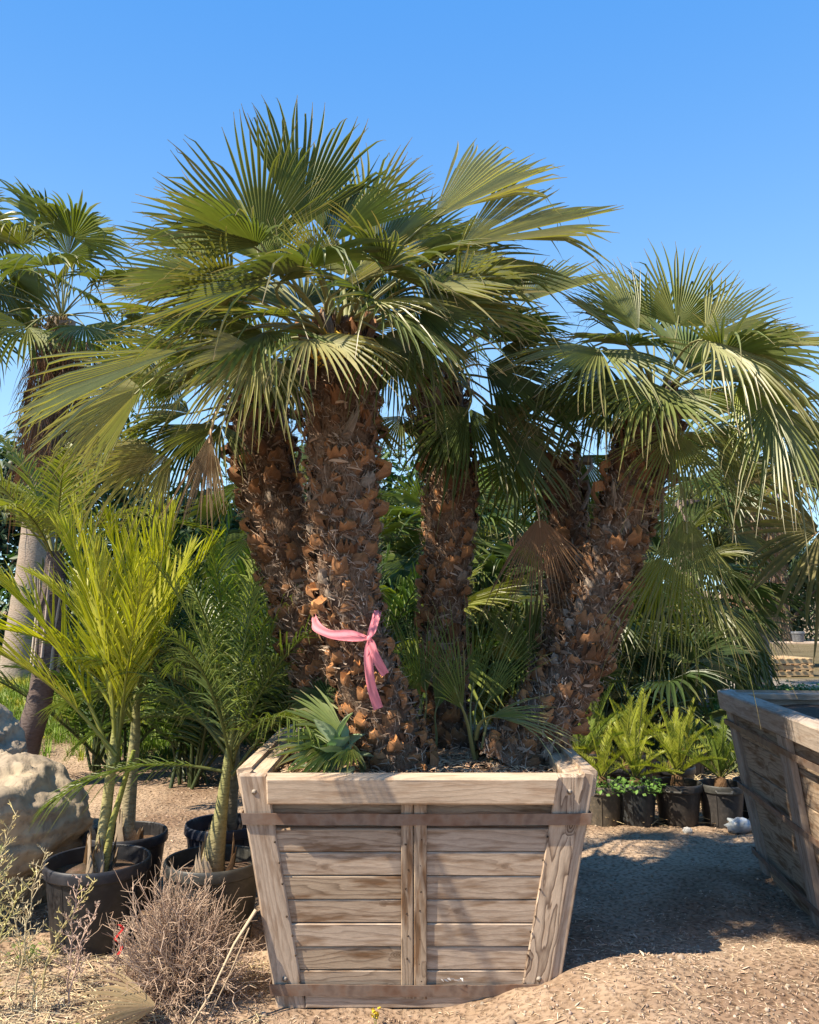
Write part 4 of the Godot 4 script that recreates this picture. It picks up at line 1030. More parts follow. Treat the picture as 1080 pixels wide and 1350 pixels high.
	# foil scraps on the lower strap
	g = Geo.new()
	for k in 7:
		var c := Vector3(0.13 + k * 0.013, 0.1 + R(-0.004, 0.012), -3.528 + R(-0.004, 0.006))
		g.face(c, c + Vector3(R(0.006, 0.018), R(-0.01, 0.01), 0.004), c + Vector3(R(0.0, 0.012), R(0.004, 0.012), 0.008), c + Vector3(-0.005, 0.007, 0.002), Vector3(0, 0.2, 1), Color(0.5, 0.62, 0.75) if k % 2 else Color(0.75, 0.76, 0.78))
	tag(obj("foil_scrap", g.mesh(M.plastic_film)), "shiny crumpled foil scrap lodged on the lower strap of the box", "litter")
	# broad-leaved grey-green weed in the box
	var wd := thing("broad_weed", "pale grey-green broad-leaved weed in the left front of the box", "weed", Vector3(-0.33, 0.88, -3.66))
	for i in 13:
		var lg := Geo.new()
		var an := i * 2.4
		var el := lerpf(1.25, 0.15, i / 13.0)
		var d := Vector3(cos(an) * cos(el), sin(el), sin(an) * cos(el))
		var s := Vector3(-sin(an), 0, cos(an))
		var l := R(0.16, 0.27)
		var rows := []
		for j in 8:
			var f := j / 7.0
			var c := d * l * f + DOWN * l * 0.3 * f * f
			var hw := l * 0.27 * sin(PI * clampf(f * 0.92 + 0.04, 0, 1)) * (1.0 + 0.3 * sin(f * 22.0))
			var n := s.cross(d)
			if n.y < 0:
				n = -n
			rows.append([lg.add(c - s * hw + n * hw * 0.3, (n - s * 0.4).normalized(), Vector2(0, f), tint(Color(0.25, 0.34, 0.2), 0.12)), lg.add(c, n, Vector2(0.5, f), Color(0.36, 0.43, 0.28)), lg.add(c + s * hw + n * hw * 0.3, (n + s * 0.4).normalized(), Vector2(1, f), tint(Color(0.25, 0.34, 0.2), 0.12))])
		for j in 7:
			lg.quad(rows[j][0], rows[j][1], rows[j + 1][1], rows[j + 1][0])
			lg.quad(rows[j][1], rows[j][2], rows[j + 1][2], rows[j + 1][1])
		obj("leaf", lg.mesh(M.tree_leaf), wd, Vector3(0, 0.0 + 0.09 * (1.0 - i / 13.0), 0))


# ---------------------------------------------------------------- leaves
# a pleated fan blade: hastula at p, midrib along d, upper face towards nn
func fan_blade(g: Geo, p: Vector3, d: Vector3, nn: Vector3, o: Dictionary) -> void:
	d = d.normalized()
	nn = (nn - d * nn.dot(d)).normalized()
	var s := d.cross(nn)
	var rad: float = o.r
	var half: float = deg_to_rad(o.a)
	var count: int = o.n
	var split: float = o.get("split", 0.45) * 0.88
	var droop: float = o.get("droop", 0.08)
	var cup: float = o.get("cup", 0.18)
	var arch: float = o.get("arch", 0.1)
	var fold: float = o.get("fold", 0.7)
	var wide: float = o.get("wide", 1.0)
	var col: Color = o.col
	var tip: Color = o.tip
	var ragged: float = o.get("ragged", 1.0)
	var stations := [0.04, 0.22, split, split + (1.0 - split) * 0.3, split + (1.0 - split) * 0.58, split + (1.0 - split) * 0.8, split + (1.0 - split) * 0.93, 1.0]
	if o.get("coarse", false):
		stations = [0.04, split, split + (1.0 - split) * 0.4, split + (1.0 - split) * 0.75, 1.0]
	var dph := 2.0 * half / count
	var wave := R(0.0, TAU)
	for i in count:
		if ragged > 0.0 and rng.randf() < 0.025:
			continue
		var ph := -half + (i + 0.5) * dph
		var base_r := rad * (1.0 - 0.34 * pow(absf(ph) / 2.1, 1.6)) * (1.0 + 0.09 * ragged * sin(ph * 2.3 + wave) + 0.05 * ragged * sin(ph * 5.1 - wave))
		var extra := R(0.9, 1.07) if ragged > 0.0 else 1.0
		if rng.randf() < 0.06 * ragged:
			extra *= R(0.6, 0.85)
		var dr := droop * R(0.55, 1.5)
		if rng.randf() < 0.14 * ragged:
			dr += R(0.15, 0.55)
		var kink := R(0.55, 0.9)
		var kinked := rng.randf() < 0.22 * ragged
		var sway := R(-0.07, 0.07) * ragged
		var cc := tint(col, 0.14)
		var dry := rng.randf()
		var ctr := []
		var lefts := []
		var rights := []
		for t: float in stations:
			var q := maxf(0.0, (t - split) / (1.0 - split))
			var r := base_r * t * (1.0 + (extra - 1.0) * q)
			var hw := base_r * minf(t, split) * tan(dph * 0.5)
			if q > 0.0:
				hw = maxf(base_r * split * tan(dph * 0.5) * lerpf(1.0, wide, minf(1.0, q * 2.5)) * (1.0 - 0.1 * q) * (1.0 - pow(q, 2.6)), 0.0012)
			var an := ph + sway * q * q
			var dir := d * cos(an) + s * sin(an)
			var per := s * cos(an) - d * sin(an)
			var late := maxf(0.0, t - 0.3)
			var x := p + dir * r + nn * (cup * r * absf(sin(ph)) - arch * rad * t * t) + DOWN * (dr * rad * late * late * 1.6)
			if kinked and q > kink:
				x += DOWN * ((q - kink) * rad * R(0.25, 0.5)) - dir * ((q - kink) * rad * 0.12)
			ctr.append(x - nn * fold * hw)
			lefts.append(x - per * hw + nn * fold * hw)
			rights.append(x + per * hw + nn * fold * hw)
		var prev := []
		for k in stations.size():
			var al: Vector3 = ctr[mini(k + 1, stations.size() - 1)] - ctr[maxi(k - 1, 0)]
			var nl: Vector3 = (ctr[k] - lefts[k]).cross(al).normalized()
			var nr: Vector3 = (rights[k] - ctr[k]).cross(al).normalized()
			if nl.dot(nn) < 0.0:
				nl = -nl
			if nr.dot(nn) < 0.0:
				nr = -nr
			var t: float = stations[k]
			var q := maxf(0.0, (t - split) / (1.0 - split))
			var c2 := cc
			if q > 0.85:
				c2 = cc.lerp(tip, 0.5 + 0.5 * dry)
			elif q > 0.5 and dry > 0.75:
				c2 = cc.lerp(tip, 0.45)
			var u := i * 0.37
			var row := [g.add(lefts[k], nl, Vector2(u, t), c2), g.add(ctr[k], nl, Vector2(u + 0.12, t), c2), g.add(ctr[k], nr, Vector2(u + 0.12, t), c2), g.add(rights[k], nr, Vector2(u + 0.24, t), c2)]
			if prev.size():
				g.quad(prev[0], prev[1], row[1], row[0])
				g.quad(prev[2], prev[3], row[3], row[2])
			prev = row


func bez(a: Vector3, b: Vector3, c: Vector3, d: Vector3, n: int) -> Array:
	var out := []
	for i in n + 1:
		out.append(a.bezier_interpolate(b, c, d, float(i) / n))
	return out


# one fan frond as a part of a palm: blade with its stalk beneath it
func fan_frond(parent: Node3D, from: Vector3, out_dir: Vector3, p: Vector3, tipat: Vector3, nn: Vector3, o: Dictionary, called := "frond") -> void:
	var org := parent.position
	var d := tipat - p
	o.r = d.length() / (1.0 - o.get("arch", 0.1) * 0.2)
	var g := Geo.new()
	fan_blade(g, p - org, d, nn, o)
	var blade := obj(called, g.mesh(M[o.get("mat", "fan_leaf")]), parent)
	if not o.get("stalk", true):
		return
	var l := from.distance_to(p)
	var sg := Geo.new()
	var pts := bez(from - org, from + out_dir * l * 0.4 - org, p - d.normalized() * l * 0.3 - org, p - org, 8)
	pts.append(p + d.normalized() * o.r * 0.12 - org)
	var rr := []
	for i in pts.size():
		rr.append(lerpf(0.0135, 0.006, float(i) / (pts.size() - 1)) * o.get("thick", 1.0))
	var sc: Color = o.get("stalk_col", Color(0.2, 0.2, 0.075))
	sg.tube(pts, rr, 6, sc, null, 0.6)
	obj("petiole", sg.mesh(M.stalk), blade)


# feather frond, base at the origin, leaving the vertical by tilt towards +X and bending by a further bend
func feather(o: Dictionary) -> ArrayMesh:
	var g := Geo.new()
	var l: float = o.l
	var steps := 18
	var pts := [Vector3.ZERO]
	var tang := []
	for i in steps:
		var a: float = o.tilt + o.bend * pow((i + 0.5) / steps, 1.5)
		tang.append(Vector3(sin(a), cos(a), o.get("side", 0.0) * sin(2.0 * i / steps)).normalized())
		pts.append(pts[i] + tang[i] * (l / steps))
	tang.append(tang[steps - 1])
	var rr := []
	for i in steps + 1:
		rr.append(lerpf(o.get("stem", 0.011), 0.002, float(i) / steps))
	g.tube(pts, rr, 5, o.stem_col, o.col, 1.0, false)
	var count: int = o.n
	for j in count:
		var f: float = lerpf(o.get("from", 0.25), 0.99, (j + 0.5) / count)
		var at := f * steps
		var i := mini(int(at), steps - 1)
		var p: Vector3 = pts[i].lerp(pts[i + 1], at - i)
		var t: Vector3 = tang[i]
		var b := Vector3(0, 0, 1)
		b = (b - t * b.dot(t)).normalized()
		var u := b.cross(t)
		var k: float = (f - o.get("from", 0.25)) / (1.0 - o.get("from", 0.25))
		var ll: float = o.leaf * (0.45 + 0.55 * sin(PI * clampf(k * 0.85 + 0.15, 0.0, 1.0))) * (1.0 - 0.35 * k)
		for sd in [-1.0, 1.0]:
			var an: float = lerpf(o.ang0, o.ang1, k) + R(-0.12, 0.12)
			var dir: Vector3 = (t * cos(an) + b * sd * sin(an) + u * (o.get("lift", 0.25) + R(-0.15, 0.15))).normalized()
			var wv := dir.cross(u).normalized()
			var up := wv.cross(dir).normalized()
			if up.dot(u) < 0.0:
				up = -up
			var w: float = o.w * R(0.8, 1.15)
			var len := ll * R(0.85, 1.1)
			var dr: float = o.droop * R(0.5, 1.6)
			var cc := tint(o.col, 0.16)
			var tc: Color = cc.lerp(o.get("tip", o.col), 0.7) if rng.randf() < 0.5 else cc
			var prev := []
			for q: float in [0.0, 0.3, 0.65, 1.0]:
				var c := p + dir * len * q + DOWN * dr * len * q * q
				var hw := w * (0.55 if q == 0.0 else 1.0 if q < 0.5 else 0.72 if q < 0.9 else 0.04)
				var n1 := (up + wv * 0.7).normalized()
				var n2 := (up - wv * 0.7).normalized()
				var c3 := tc if q > 0.9 else cc
				var row := [g.add(c - wv * hw + up * hw * 0.4, n1, Vector2(0.0, q), c3), g.add(c - up * hw * 0.3, n1, Vector2(0.2, q), c3), g.add(c - up * hw * 0.3, n2, Vector2(0.2, q), c3), g.add(c + wv * hw + up * hw * 0.4, n2, Vector2(0.4, q), c3)]
				if prev.size():
					g.quad(prev[0], prev[1], row[1], row[0])
					g.quad(prev[2], prev[3], row[3], row[2])
				prev = row
	return g.mesh(M[o.get("mat", "feather_leaf")])


# ---------------------------------------------------------------- trunks
func along(pts: Array, radii: Array, f: float) -> Array:
	var m := pts.size() - 1
	var at := clampf(f, 0.0, 0.9999) * m
	var i := int(at)
	var q := at - i
	var p0: Vector3 = pts[maxi(i - 1, 0)]
	var p1: Vector3 = pts[i]
	var p2: Vector3 = pts[i + 1]
	var p3: Vector3 = pts[mini(i + 2, m)]
	var p := p1.cubic_interpolate(p2, p0, p3, q)
	var e := p1.cubic_interpolate(p2, p0, p3, minf(q + 0.02, 1.0))
	var t := (e - p1.cubic_interpolate(p2, p0, p3, maxf(q - 0.02, 0.0))).normalized()
	return [p, t, lerpf(radii[i], radii[i + 1], q)]


# a cut leaf base: a blunt rounded stub that points up and out, broken off at the end
func leaf_base_mesh(w: float, l: float, th: float, side: Color, cut: Color) -> ArrayMesh:
	var g := Geo.new()
	var rows := 5
	var cols := 7
	var ids := []
	var skew := R(-0.2, 0.2)
	var rough := []
	for i in cols:
		rough.append(R(-0.32, 0.3))
	for j in rows:
		var f := float(j) / (rows - 1)
		var hw := w * 0.5 * (1.0 - 0.3 * f * f)
		var out := l * (0.62 * sin(f * 1.5))
		var y := l * (0.95 * f) - l * 0.1
		var row := []
		for i in cols:
			var x := float(i) / (cols - 1) * 2.0 - 1.0
			var bul := th * sqrt(maxf(0.0, 1.0 - x * x * 0.96)) * (0.55 + 0.9 * sin(f * PI * 0.8))
			var p := Vector3(x * hw + skew * l * f, y + rough[i] * l * f * f, out + bul - th * 0.8)
			row.append(g.add(p, Vector3(x * 0.75, -0.35 + 0.5 * f, 0.75).normalized(), Vector2(i * 0.25, j * 0.33), side.lerp(cut, 0.1 + 0.6 * f) * R(0.65, 1.2)))
		ids.append(row)
	for j in rows - 1:
		for i in cols - 1:
			g.quad(ids[j][i], ids[j][i + 1], ids[j + 1][i + 1], ids[j + 1][i])
	# broken end, sloping back to the trunk
	var top: Array = ids[rows - 1]
	var back := []
	for i in cols:
		var p: Vector3 = g.v[top[i]]
		back.append(Vector3(p.x * 0.8, p.y + l * R(0.02, 0.2), p.z - th * 1.6 - l * 0.3))
	for i in cols - 1:
		g.face(g.v[top[i]], g.v[top[i + 1]], back[i + 1], back[i], Vector3(0, 0.9, 0.3), cut * R(0.75, 1.2))
	# torn husk ears at both sides
	for e: float in [-1.0, 1.0]:
		var a := Vector3(e * w * 0.42, -l * 0.1, 0.0)
		var c := side * R(0.6, 1.1)
		g.face(a, a + Vector3(e * w * R(0.1, 0.25), l * 0.2, th * 0.2), a + Vector3(e * w * R(0.0, 0.35), l * R(0.9, 1.5), l * R(0.1, 0.5)), a + Vector3(-e * w * 0.12, l * 0.6, th * 0.5), Vector3(e * 0.5, 0, 1), c)
	return g.mesh(M.leaf_base_wood)


var base_low := []
var base_high := []


# trunk of the clump: dark fibrous core, cut leaf bases in a spiral, torn fibre between them; the bases on the open side of the trunk become parts
func scaly_trunk(parent: Node3D, pts: Array, radii: Array, length: float, singles: int, eye: Vector3, pitch := 0.0064) -> void:
	var org := parent.position
	var g := Geo.new()
	var rings := 44
	var sides := 26
	for j in rings + 1:
		var e := along(pts, radii, float(j) / rings)
		var t: Vector3 = e[1]
		var a := t.cross(Vector3(0, 0, 1)).normalized()
		var b := a.cross(t)
		for k in sides + 1:
			var an := TAU * k / sides
			var dir := a * cos(an) + b * sin(an)
			var r: float = e[2] * (0.9 + 0.1 * noise.get_noise_3d(cos(an) * 40.0, j * 9.0, sin(an) * 40.0 + radii[0] * 900.0))
			var cc := Color(0.15, 0.098, 0.07).lerp(Color(0.29, 0.21, 0.155), clampf(0.5 + noise.get_noise_3d(an * 30.0, j * 6.0, 7.0), 0.0, 1.0))
			g.add(e[0] + dir * r - org, dir, Vector2(k, j), cc)
	for j in rings:
		for k in sides:
			g.quad(j * (sides + 1) + k, j * (sides + 1) + k + 1, (j + 1) * (sides + 1) + k + 1, (j + 1) * (sides + 1) + k)
	var trunk := obj("trunk", g.mesh(M.bark_core), parent)
	var count := int(length / pitch * (radii[1] / 0.19))
	var rest := Geo.new()
	var fib := Geo.new()
	var made := 0
	for i in count:
		var f := (i + 0.5) / count
		var e := along(pts, radii, f)
		var t: Vector3 = e[1]
		var an := i * 2.39996 + R(-0.12, 0.12)
		var a := t.cross(Vector3(0, 0, 1)).normalized()
		var b := a.cross(t)
		var n := a * cos(an) + b * sin(an)
		var s := t.cross(n).normalized()
		var at: Vector3 = e[0] + n * e[2] * R(0.84, 0.93)
		var tilt := R(-0.4, 0.3)
		var roll := R(-0.45, 0.45)
		var basis := Basis(s, t, n).rotated(n, roll).rotated(s, tilt)
		var high := f > 0.72 + R(-0.1, 0.1)
		var mesh: ArrayMesh = base_high[rng.randi() % base_high.size()] if high else base_low[rng.randi() % base_low.size()]
		var sc := R(0.6, 1.35)
		var tr := Transform3D(basis.scaled_local(Vector3(sc * R(0.85, 1.15), sc * R(0.8, 1.2), sc)), at - org)
		if made < singles and n.dot((eye - at).normalized()) > 0.05:
			var o := obj("leaf_base", mesh, trunk)
			o.transform = tr
			made += 1
		elif mesh:
			var arr := mesh.surface_get_arrays(0)
			var first := rest.v.size()
			rest.v.append_array(tr * (arr[Mesh.ARRAY_VERTEX] as PackedVector3Array))
			rest.n.append_array(Transform3D(tr.basis.orthonormalized(), Vector3.ZERO) * (arr[Mesh.ARRAY_NORMAL] as PackedVector3Array))
			rest.uv.append_array(arr[Mesh.ARRAY_TEX_UV])
			rest.c.append_array(arr[Mesh.ARRAY_COLOR])
			for x in arr[Mesh.ARRAY_INDEX]:
				rest.ix.append(x + first)
				# torn husk that lies round the trunk between the bases
		for k in 2:
			var c0 := Color(0.17, 0.1, 0.065).lerp(Color(0.42, 0.33, 0.26), pow(rng.randf(), 3.0)) * R(0.5, 1.2)
			var h0 := t * R(-0.04, 0.05)
			var wl := R(0.02, 0.075)
			var ww := R(0.003, 0.011)
			var lift := R(0.0, 0.03)
			var turn := R(-0.7, 0.7)
			var prow := []
			for j in 5:
				var x := j / 4.0 * 2.0 - 1.0
				var n2: Vector3 = (n + s * x * wl * 0.5 / e[2]).normalized()
				var q: Vector3 = e[0] + h0 + n2 * (e[2] * 0.93 + lift * (1.0 - x * x) + 0.012 * absf(x) * x) + s * x * wl * 0.2 + t * turn * x * wl * 0.5 - org
				var tv: Vector3 = (t + n2 * 0.8).normalized() * ww * (1.0 - 0.75 * x * x)
				var nh: Vector3 = (n2 - t * 0.5).normalized()
				var row := [fib.add(q - tv, nh, Vector2(j, 0), c0), fib.add(q + tv, nh, Vector2(j, 1), c0 * 0.9)]
				if prow.size():
					fib.quad(prow[0], prow[1], row[1], row[0])
				prow = row
		for k in (20 if high else 28):
			var q := at + s * R(-0.05, 0.05) + t * R(-0.045, 0.04) + n * R(0.0, 0.034)
			var d := (t * R(-0.3, 1.0) + n * R(0.1, 0.9) + s * R(-1.0, 1.0)).normalized()
			var l := R(0.015, 0.07) * (1.7 if high and rng.randf() < 0.15 else 1.0)
			var w := s.lerp(t, R(0.0, 0.5)).normalized() * (R(0.0008, 0.0024) if rng.randf() < 0.85 else R(0.003, 0.006))
			var c := Color(0.27, 0.18, 0.125).lerp(Color(0.54, 0.44, 0.35), rng.randf() * rng.randf()) * R(0.6, 1.25)
			var bendv := (DOWN * R(-0.2, 0.5) + n * R(-0.4, 0.1)) * l
			var nn := (n + Vector3(R(-0.4, 0.4), R(-0.1, 0.5), R(-0.4, 0.4))).normalized()
			var p0 := q - org
			var p1 := p0 + d * l * 0.55
			var p2 := p0 + d * l + bendv
			var i0 := fib.add(p0 - w, nn, Vector2(0, 0), c)
			var i1 := fib.add(p0 + w, nn, Vector2(1, 0), c)
			var i2 := fib.add(p1 + w * 0.8, nn, Vector2(1, 0.5), c)
			var i3 := fib.add(p1 - w * 0.8, nn, Vector2(0, 0.5), c)
			fib.quad(i0, i1, i2, i3)
			fib.tri(i3, i2, fib.add(p2, nn, Vector2(0.5, 1), c))
	if rest.v.size():
		tag(obj("leaf_bases", rest.mesh(M.leaf_base_wood), trunk), "", "", "", "stuff")
	tag(obj("fibre", fib.mesh(M.plain), trunk), "", "", "", "stuff")


# ring-marked palm trunk
func smooth_trunk(parent: Node3D, pts: Array, radii: Array, col: Color, rings := 40, called := "trunk") -> void:
	var g := Geo.new()
	var sides := 20
	for j in rings + 1:
		var e := along(pts, radii, float(j) / rings)
		var t: Vector3 = e[1]
		var a := t.cross(Vector3(0, 0, 1)).normalized()
		var b := a.cross(t)
		var cc := tint(col, 0.1)
		var groove := 1.0 + (0.012 if j % 2 == 0 else -0.012)
		for k in sides + 1:
			var an := TAU * k / sides
			var dir := a * cos(an) + b * sin(an)
			g.add(e[0] + dir * e[2] * groove * (1.0 + 0.05 * noise.get_noise_3d(cos(an) * 30.0, j * 3.0, sin(an) * 30.0)) - parent.position, dir, Vector2(k, j), cc)
	for j in rings:
		for k in sides:
			g.quad(j * (sides + 1) + k, j * (sides + 1) + k + 1, (j + 1) * (sides + 1) + k + 1, (j + 1) * (sides + 1) + k)
	obj(called, g.mesh(M.grey_trunk), parent)


# a crown of fan fronds spread evenly round an apex, from upright to hanging
func fan_crown(parent: Node3D, apex: Vector3, count: int, radius: float, stalk: float, high: float, low: float, col: Color, tipc: Color, extra := {}) -> void:
	for i in count:
		var f := (i + 0.5) / count
		var az := i * 2.39996 + R(-0.25, 0.25)
		var el := deg_to_rad(lerpf(high, low, pow(f, 0.85)) + R(-8.0, 8.0))
		var d := Vector3(cos(az) * cos(el), sin(el), sin(az) * cos(el))
		if extra.has("open") and d.dot(extra.open) > 0.25:
			continue
		var el2 := el - deg_to_rad(R(14.0, 38.0))
		var d2 := Vector3(cos(az) * cos(el2), sin(el2), sin(az) * cos(el2))
		var p := apex + d * stalk * R(0.8, 1.15) + DOWN * stalk * 0.12 * f
		var up := Vector3(-cos(az) * sin(el2), cos(el2), -sin(az) * sin(el2)) + Vector3(R(-0.5, 0.5), R(-0.2, 0.2), R(-0.5, 0.5))
		var o := {"a": R(75.0, 105.0), "n": 26, "split": 0.45, "droop": R(0.1, 0.3), "arch": R(0.05, 0.2), "cup": R(0.1, 0.35), "col": tint(col, 0.15).lerp(Color(0.34, 0.3, 0.09), 0.5 * pow(rng.randf(), 3.0)), "tip": tipc, "coarse": true, "thick": radius * 1.6}
		o.merge(extra, true)
		fan_frond(parent, apex, (d + Vector3(0, 0.25, 0)).normalized(), p, p + d2 * radius * R(0.85, 1.12), up, o)


# ---------------------------------------------------------------- timber
# board with worn arrises: front corners bl, br, tr, tl; runs back by th against out
func board(bl: Vector3, br: Vector3, tr: Vector3, tl: Vector3, out: Vector3, th: float, material: String, vertical := false, bev := 0.004, shade := Color.WHITE) -> ArrayMesh:
	var g := Geo.new()
	var lx := bl.distance_to(br)
	var ly := bl.distance_to(tl)
	var off := Vector2(R(0.0, 1.0) * maxf(0.0, 1.0 - (ly if vertical else lx) / 1.4), R(0.0, 1.0) * maxf(0.0, 1.0 - (lx if vertical else ly) / 0.28))
	var ctr := (bl + br + tr + tl) * 0.25
	var c4 := [bl, br, tr, tl]
	var ins := []
	var uvs := []
	for i in 4:
		var a: Vector3 = c4[i]
		var to1: Vector3 = (c4[(i + 1) % 4] - a).normalized()
		var to2: Vector3 = (c4[(i + 3) % 4] - a).normalized()
		ins.append(a + (to1 + to2) * bev)
		c4[i] = a + (to1 + to2) * R(-0.0015, 0.0015) - out * bev
	for i in 4:
		var q := Vector2(0.0 if i == 0 or i == 3 else lx, 0.0 if i < 2 else ly)
		if vertical:
			q = Vector2(q.y, q.x)
		uvs.append(Vector2(q.x / 1.4, q.y / 0.28) + off)
	# front, cut into strips so that the face can be uneven
	var strips := 10
	var idx := []
	for j in strips + 1:
		var f := float(j) / strips
		var lo: Vector3 = ins[0].lerp(ins[1], f)
		var hi: Vector3 = ins[3].lerp(ins[2], f)
		if vertical:
			lo = ins[0].lerp(ins[3], f)
			hi = ins[1].lerp(ins[2], f)
		var ua: Vector2 = uvs[0].lerp(uvs[3] if vertical else uvs[1], f)
		var ub: Vector2 = (uvs[1] if vertical else uvs[3]).lerp(uvs[2], f)
		var w := 0.0 if j == 0 or j == strips else R(-0.0012, 0.0012)
		idx.append([g.add(lo + out * w, out, ua, shade), g.add(hi + out * w, out, ub, shade)])
	for j in strips:
		g.quad(idx[j][0], idx[j + 1][0], idx[j + 1][1], idx[j][1])
	for i in 4:
		var k := (i + 1) % 4
		var away: Vector3 = (c4[i] + c4[k]) * 0.5 - ctr
		g.face(ins[i], ins[k], c4[k], c4[i], away + out * away.length(), shade, uvs[i], uvs[k], uvs[k] + Vector2(0, 0.02), uvs[i] + Vector2(0, 0.02))
		var th_uv := Vector2(0, th / 0.28) if (i % 2 == 0) != vertical else Vector2(th / 1.4, 0)
		g.face(c4[i], c4[k], c4[k] - out * (th - bev), c4[i] - out * (th - bev), away, shade, uvs[i], uvs[k], uvs[k] + th_uv, uvs[i] + th_uv)
	g.face(c4[0] - out * (th - bev), c4[1] - out * (th - bev), c4[2] - out * (th - bev), c4[3] - out * (th - bev), -out, shade, uvs[0], uvs[1], uvs[2], uvs[3])
	return g.mesh(M[material])


# nursery box that widens upwards; front face towards +Z, base at the origin
func timber_box(called: String, label: String, at: Vector3, turn: float, ht: float, hb: float, y0: float, y1: float, rows: Array, straps: Array, cfg: Dictionary) -> Node3D:
	var box := thing(called, label, "planter box", at)
	box.rotation.y = turn
	var slope := (ht - hb) / (y1 - y0)
	for sidei in 4:
		var rot := Basis(Vector3(0, 1, 0), PI / 2.0 * sidei)
		var half := func(y: float) -> float: return hb + (y - y0) * slope
		var out: Vector3 = rot * Vector3(0, -slope, 1.0).normalized()
		# point on the face: across x, height y, proud by e
		var pt := func(x: float, y: float, e: float) -> Vector3: return rot * Vector3(x, y, hb + (y - y0) * slope) + out * e
		var pw: float = cfg.post
		var woods: Array = cfg.woods
		var shade := Color.WHITE
		for r in rows.size():
			var ya: float = rows[r][0]
			var yb: float = rows[r][1] - 0.003
			var wood: String = woods[(r * 2 + sidei) % woods.size()]
			var e: float = R(-0.003, 0.002) - (cfg.get("recess", 0.0) if ya > cfg.rail_y[0] - 0.12 else 0.0)
			if cfg.get("halves", false):
				obj("plank", board(pt.call(-half.call(ya) + 0.03, ya, e), pt.call(0.0, ya, e), pt.call(0.0, yb, e), pt.call(-half.call(yb) + 0.03, yb, e), out, 0.03, wood), box)
				e = R(-0.003, 0.002) - (cfg.get("recess", 0.0) if ya > cfg.rail_y[0] - 0.12 else 0.0)
				obj("plank", board(pt.call(0.0, ya, e), pt.call(half.call(ya) - 0.03, ya, e), pt.call(half.call(yb) - 0.03, yb, e), pt.call(0.0, yb, e), out, 0.03, woods[(r * 3 + 1 + sidei) % woods.size()]), box)
			else:
				obj("plank", board(pt.call(-half.call(ya) + 0.03, ya, e), pt.call(half.call(ya) - 0.03, ya, e), pt.call(half.call(yb) - 0.03, yb, e), pt.call(-half.call(yb) + 0.03, yb, e), out, 0.03, wood), box)
		# corner posts lie along the leaning edges
		var lean := slope * 0.0
		for sd in [-1.0, 1.0]:
			var inset: float = cfg.get("inset", 0.036) if sidei % 2 == 0 and sd > 0.0 else 0.0
			var yt := y1 - (0.004 if sd > 0 else 0.0)
			var xa0: float = sd * (half.call(y0) - inset)
			var xa1: float = sd * (half.call(yt) - inset)
			var xb0: float = xa0 - sd * pw
			var xb1: float = xa1 - sd * pw * cfg.get("post_top", 0.9)
			var wood2: String = cfg.post_wood if sd < 0 else cfg.post_wood2
			var pr: float = cfg.proud * (1.0 if sidei % 2 == 0 else 0.75)
			var deep := 0.018 if sidei % 2 == 0 else 0.036
			var m: ArrayMesh
			if sd < 0:
				m = board(pt.call(xa0, y0, pr), pt.call(xb0, y0, pr), pt.call(xb1, yt, pr), pt.call(xa1, yt, pr), out, pr + deep, wood2, true, 0.005)
			else:
				m = board(pt.call(xb0, y0, pr), pt.call(xa0, y0, pr), pt.call(xa1, yt, pr), pt.call(xb1, yt, pr), out, pr + deep, wood2, true, 0.005)
			var post := obj("post", m, box)
			# nails along the inner edge, bolt near the top
			for kk in 2:
				var yb2 := lerpf(y0, y1, 0.93 - kk * 0.8)
				var bolt := Geo.new()
				var bp: Vector3 = pt.call(lerpf(xa0, xa1, (yb2 - y0) / (y1 - y0)) - sd * pw * 0.45, yb2, pr)
				bolt.tube([bp, bp + out * 0.003, bp + out * 0.005], [0.011, 0.011, 0.004], 8, Color(0.3, 0.26, 0.22))
				obj("bolt", bolt.mesh(M.plain), post)
		# battens
		for bx: float in cfg.battens:
			var bw: float = cfg.batten * 0.5
			var b0: float = cfg.batten_y[0]
			var bpr: float = cfg.batten_proud
			var b1: float = cfg.batten_y[1]
			obj("batten", board(pt.call(bx - bw, b0, bpr), pt.call(bx - 0.002, b0, bpr), pt.call(bx - 0.004, b1, bpr), pt.call(bx - bw, b1, bpr), out, bpr - 0.003, cfg.batten_wood, true), box)
			if sidei == 0:
				for r in rows.size() - 1:
					for nx: float in [bx - bw * 0.55, bx + bw * 0.5, -half.call(rows[r][0]) + pw * 0.86, half.call(rows[r][0]) - pw * 0.95 - 0.03]:
						var ny: float = (rows[r][0] + rows[r][1]) * 0.5 + R(-0.02, 0.02)
						var np: Vector3 = pt.call(nx + R(-0.006, 0.006), ny, bpr + 0.0015)
						var ng := Geo.new()
						ng.tube([np - out * 0.004, np, np + out * 0.0012], [0.0042, 0.0042, 0.002], 6, Color(0.06, 0.04, 0.03))
						obj("nail", ng.mesh(M.plain), box)
			obj("batten", board(pt.call(bx + 0.002, b0, bpr + 0.002), pt.call(bx + bw, b0, bpr + 0.002), pt.call(bx + bw, b1, bpr + 0.002), pt.call(bx, b1, bpr + 0.002), out, bpr - 0.001, cfg.batten_wood, true), box)
		# top rail between the posts
		var ra: float = cfg.rail_y[0]
		var rb: float = cfg.rail_y[1]
		var e2: float = cfg.rail_proud
		var lx: float = -half.call(rb) + pw * 1.02
		var rx: float = half.call(rb) - pw * 0.98 - cfg.get("inset", 0.036)
		if cfg.get("rail_full", false):
			lx = -half.call(rb) - e2 * 0.6
			rx = half.call(rb) + e2 * 0.6 - (e2 + 0.03 if sidei % 2 == 1 else 0.0)
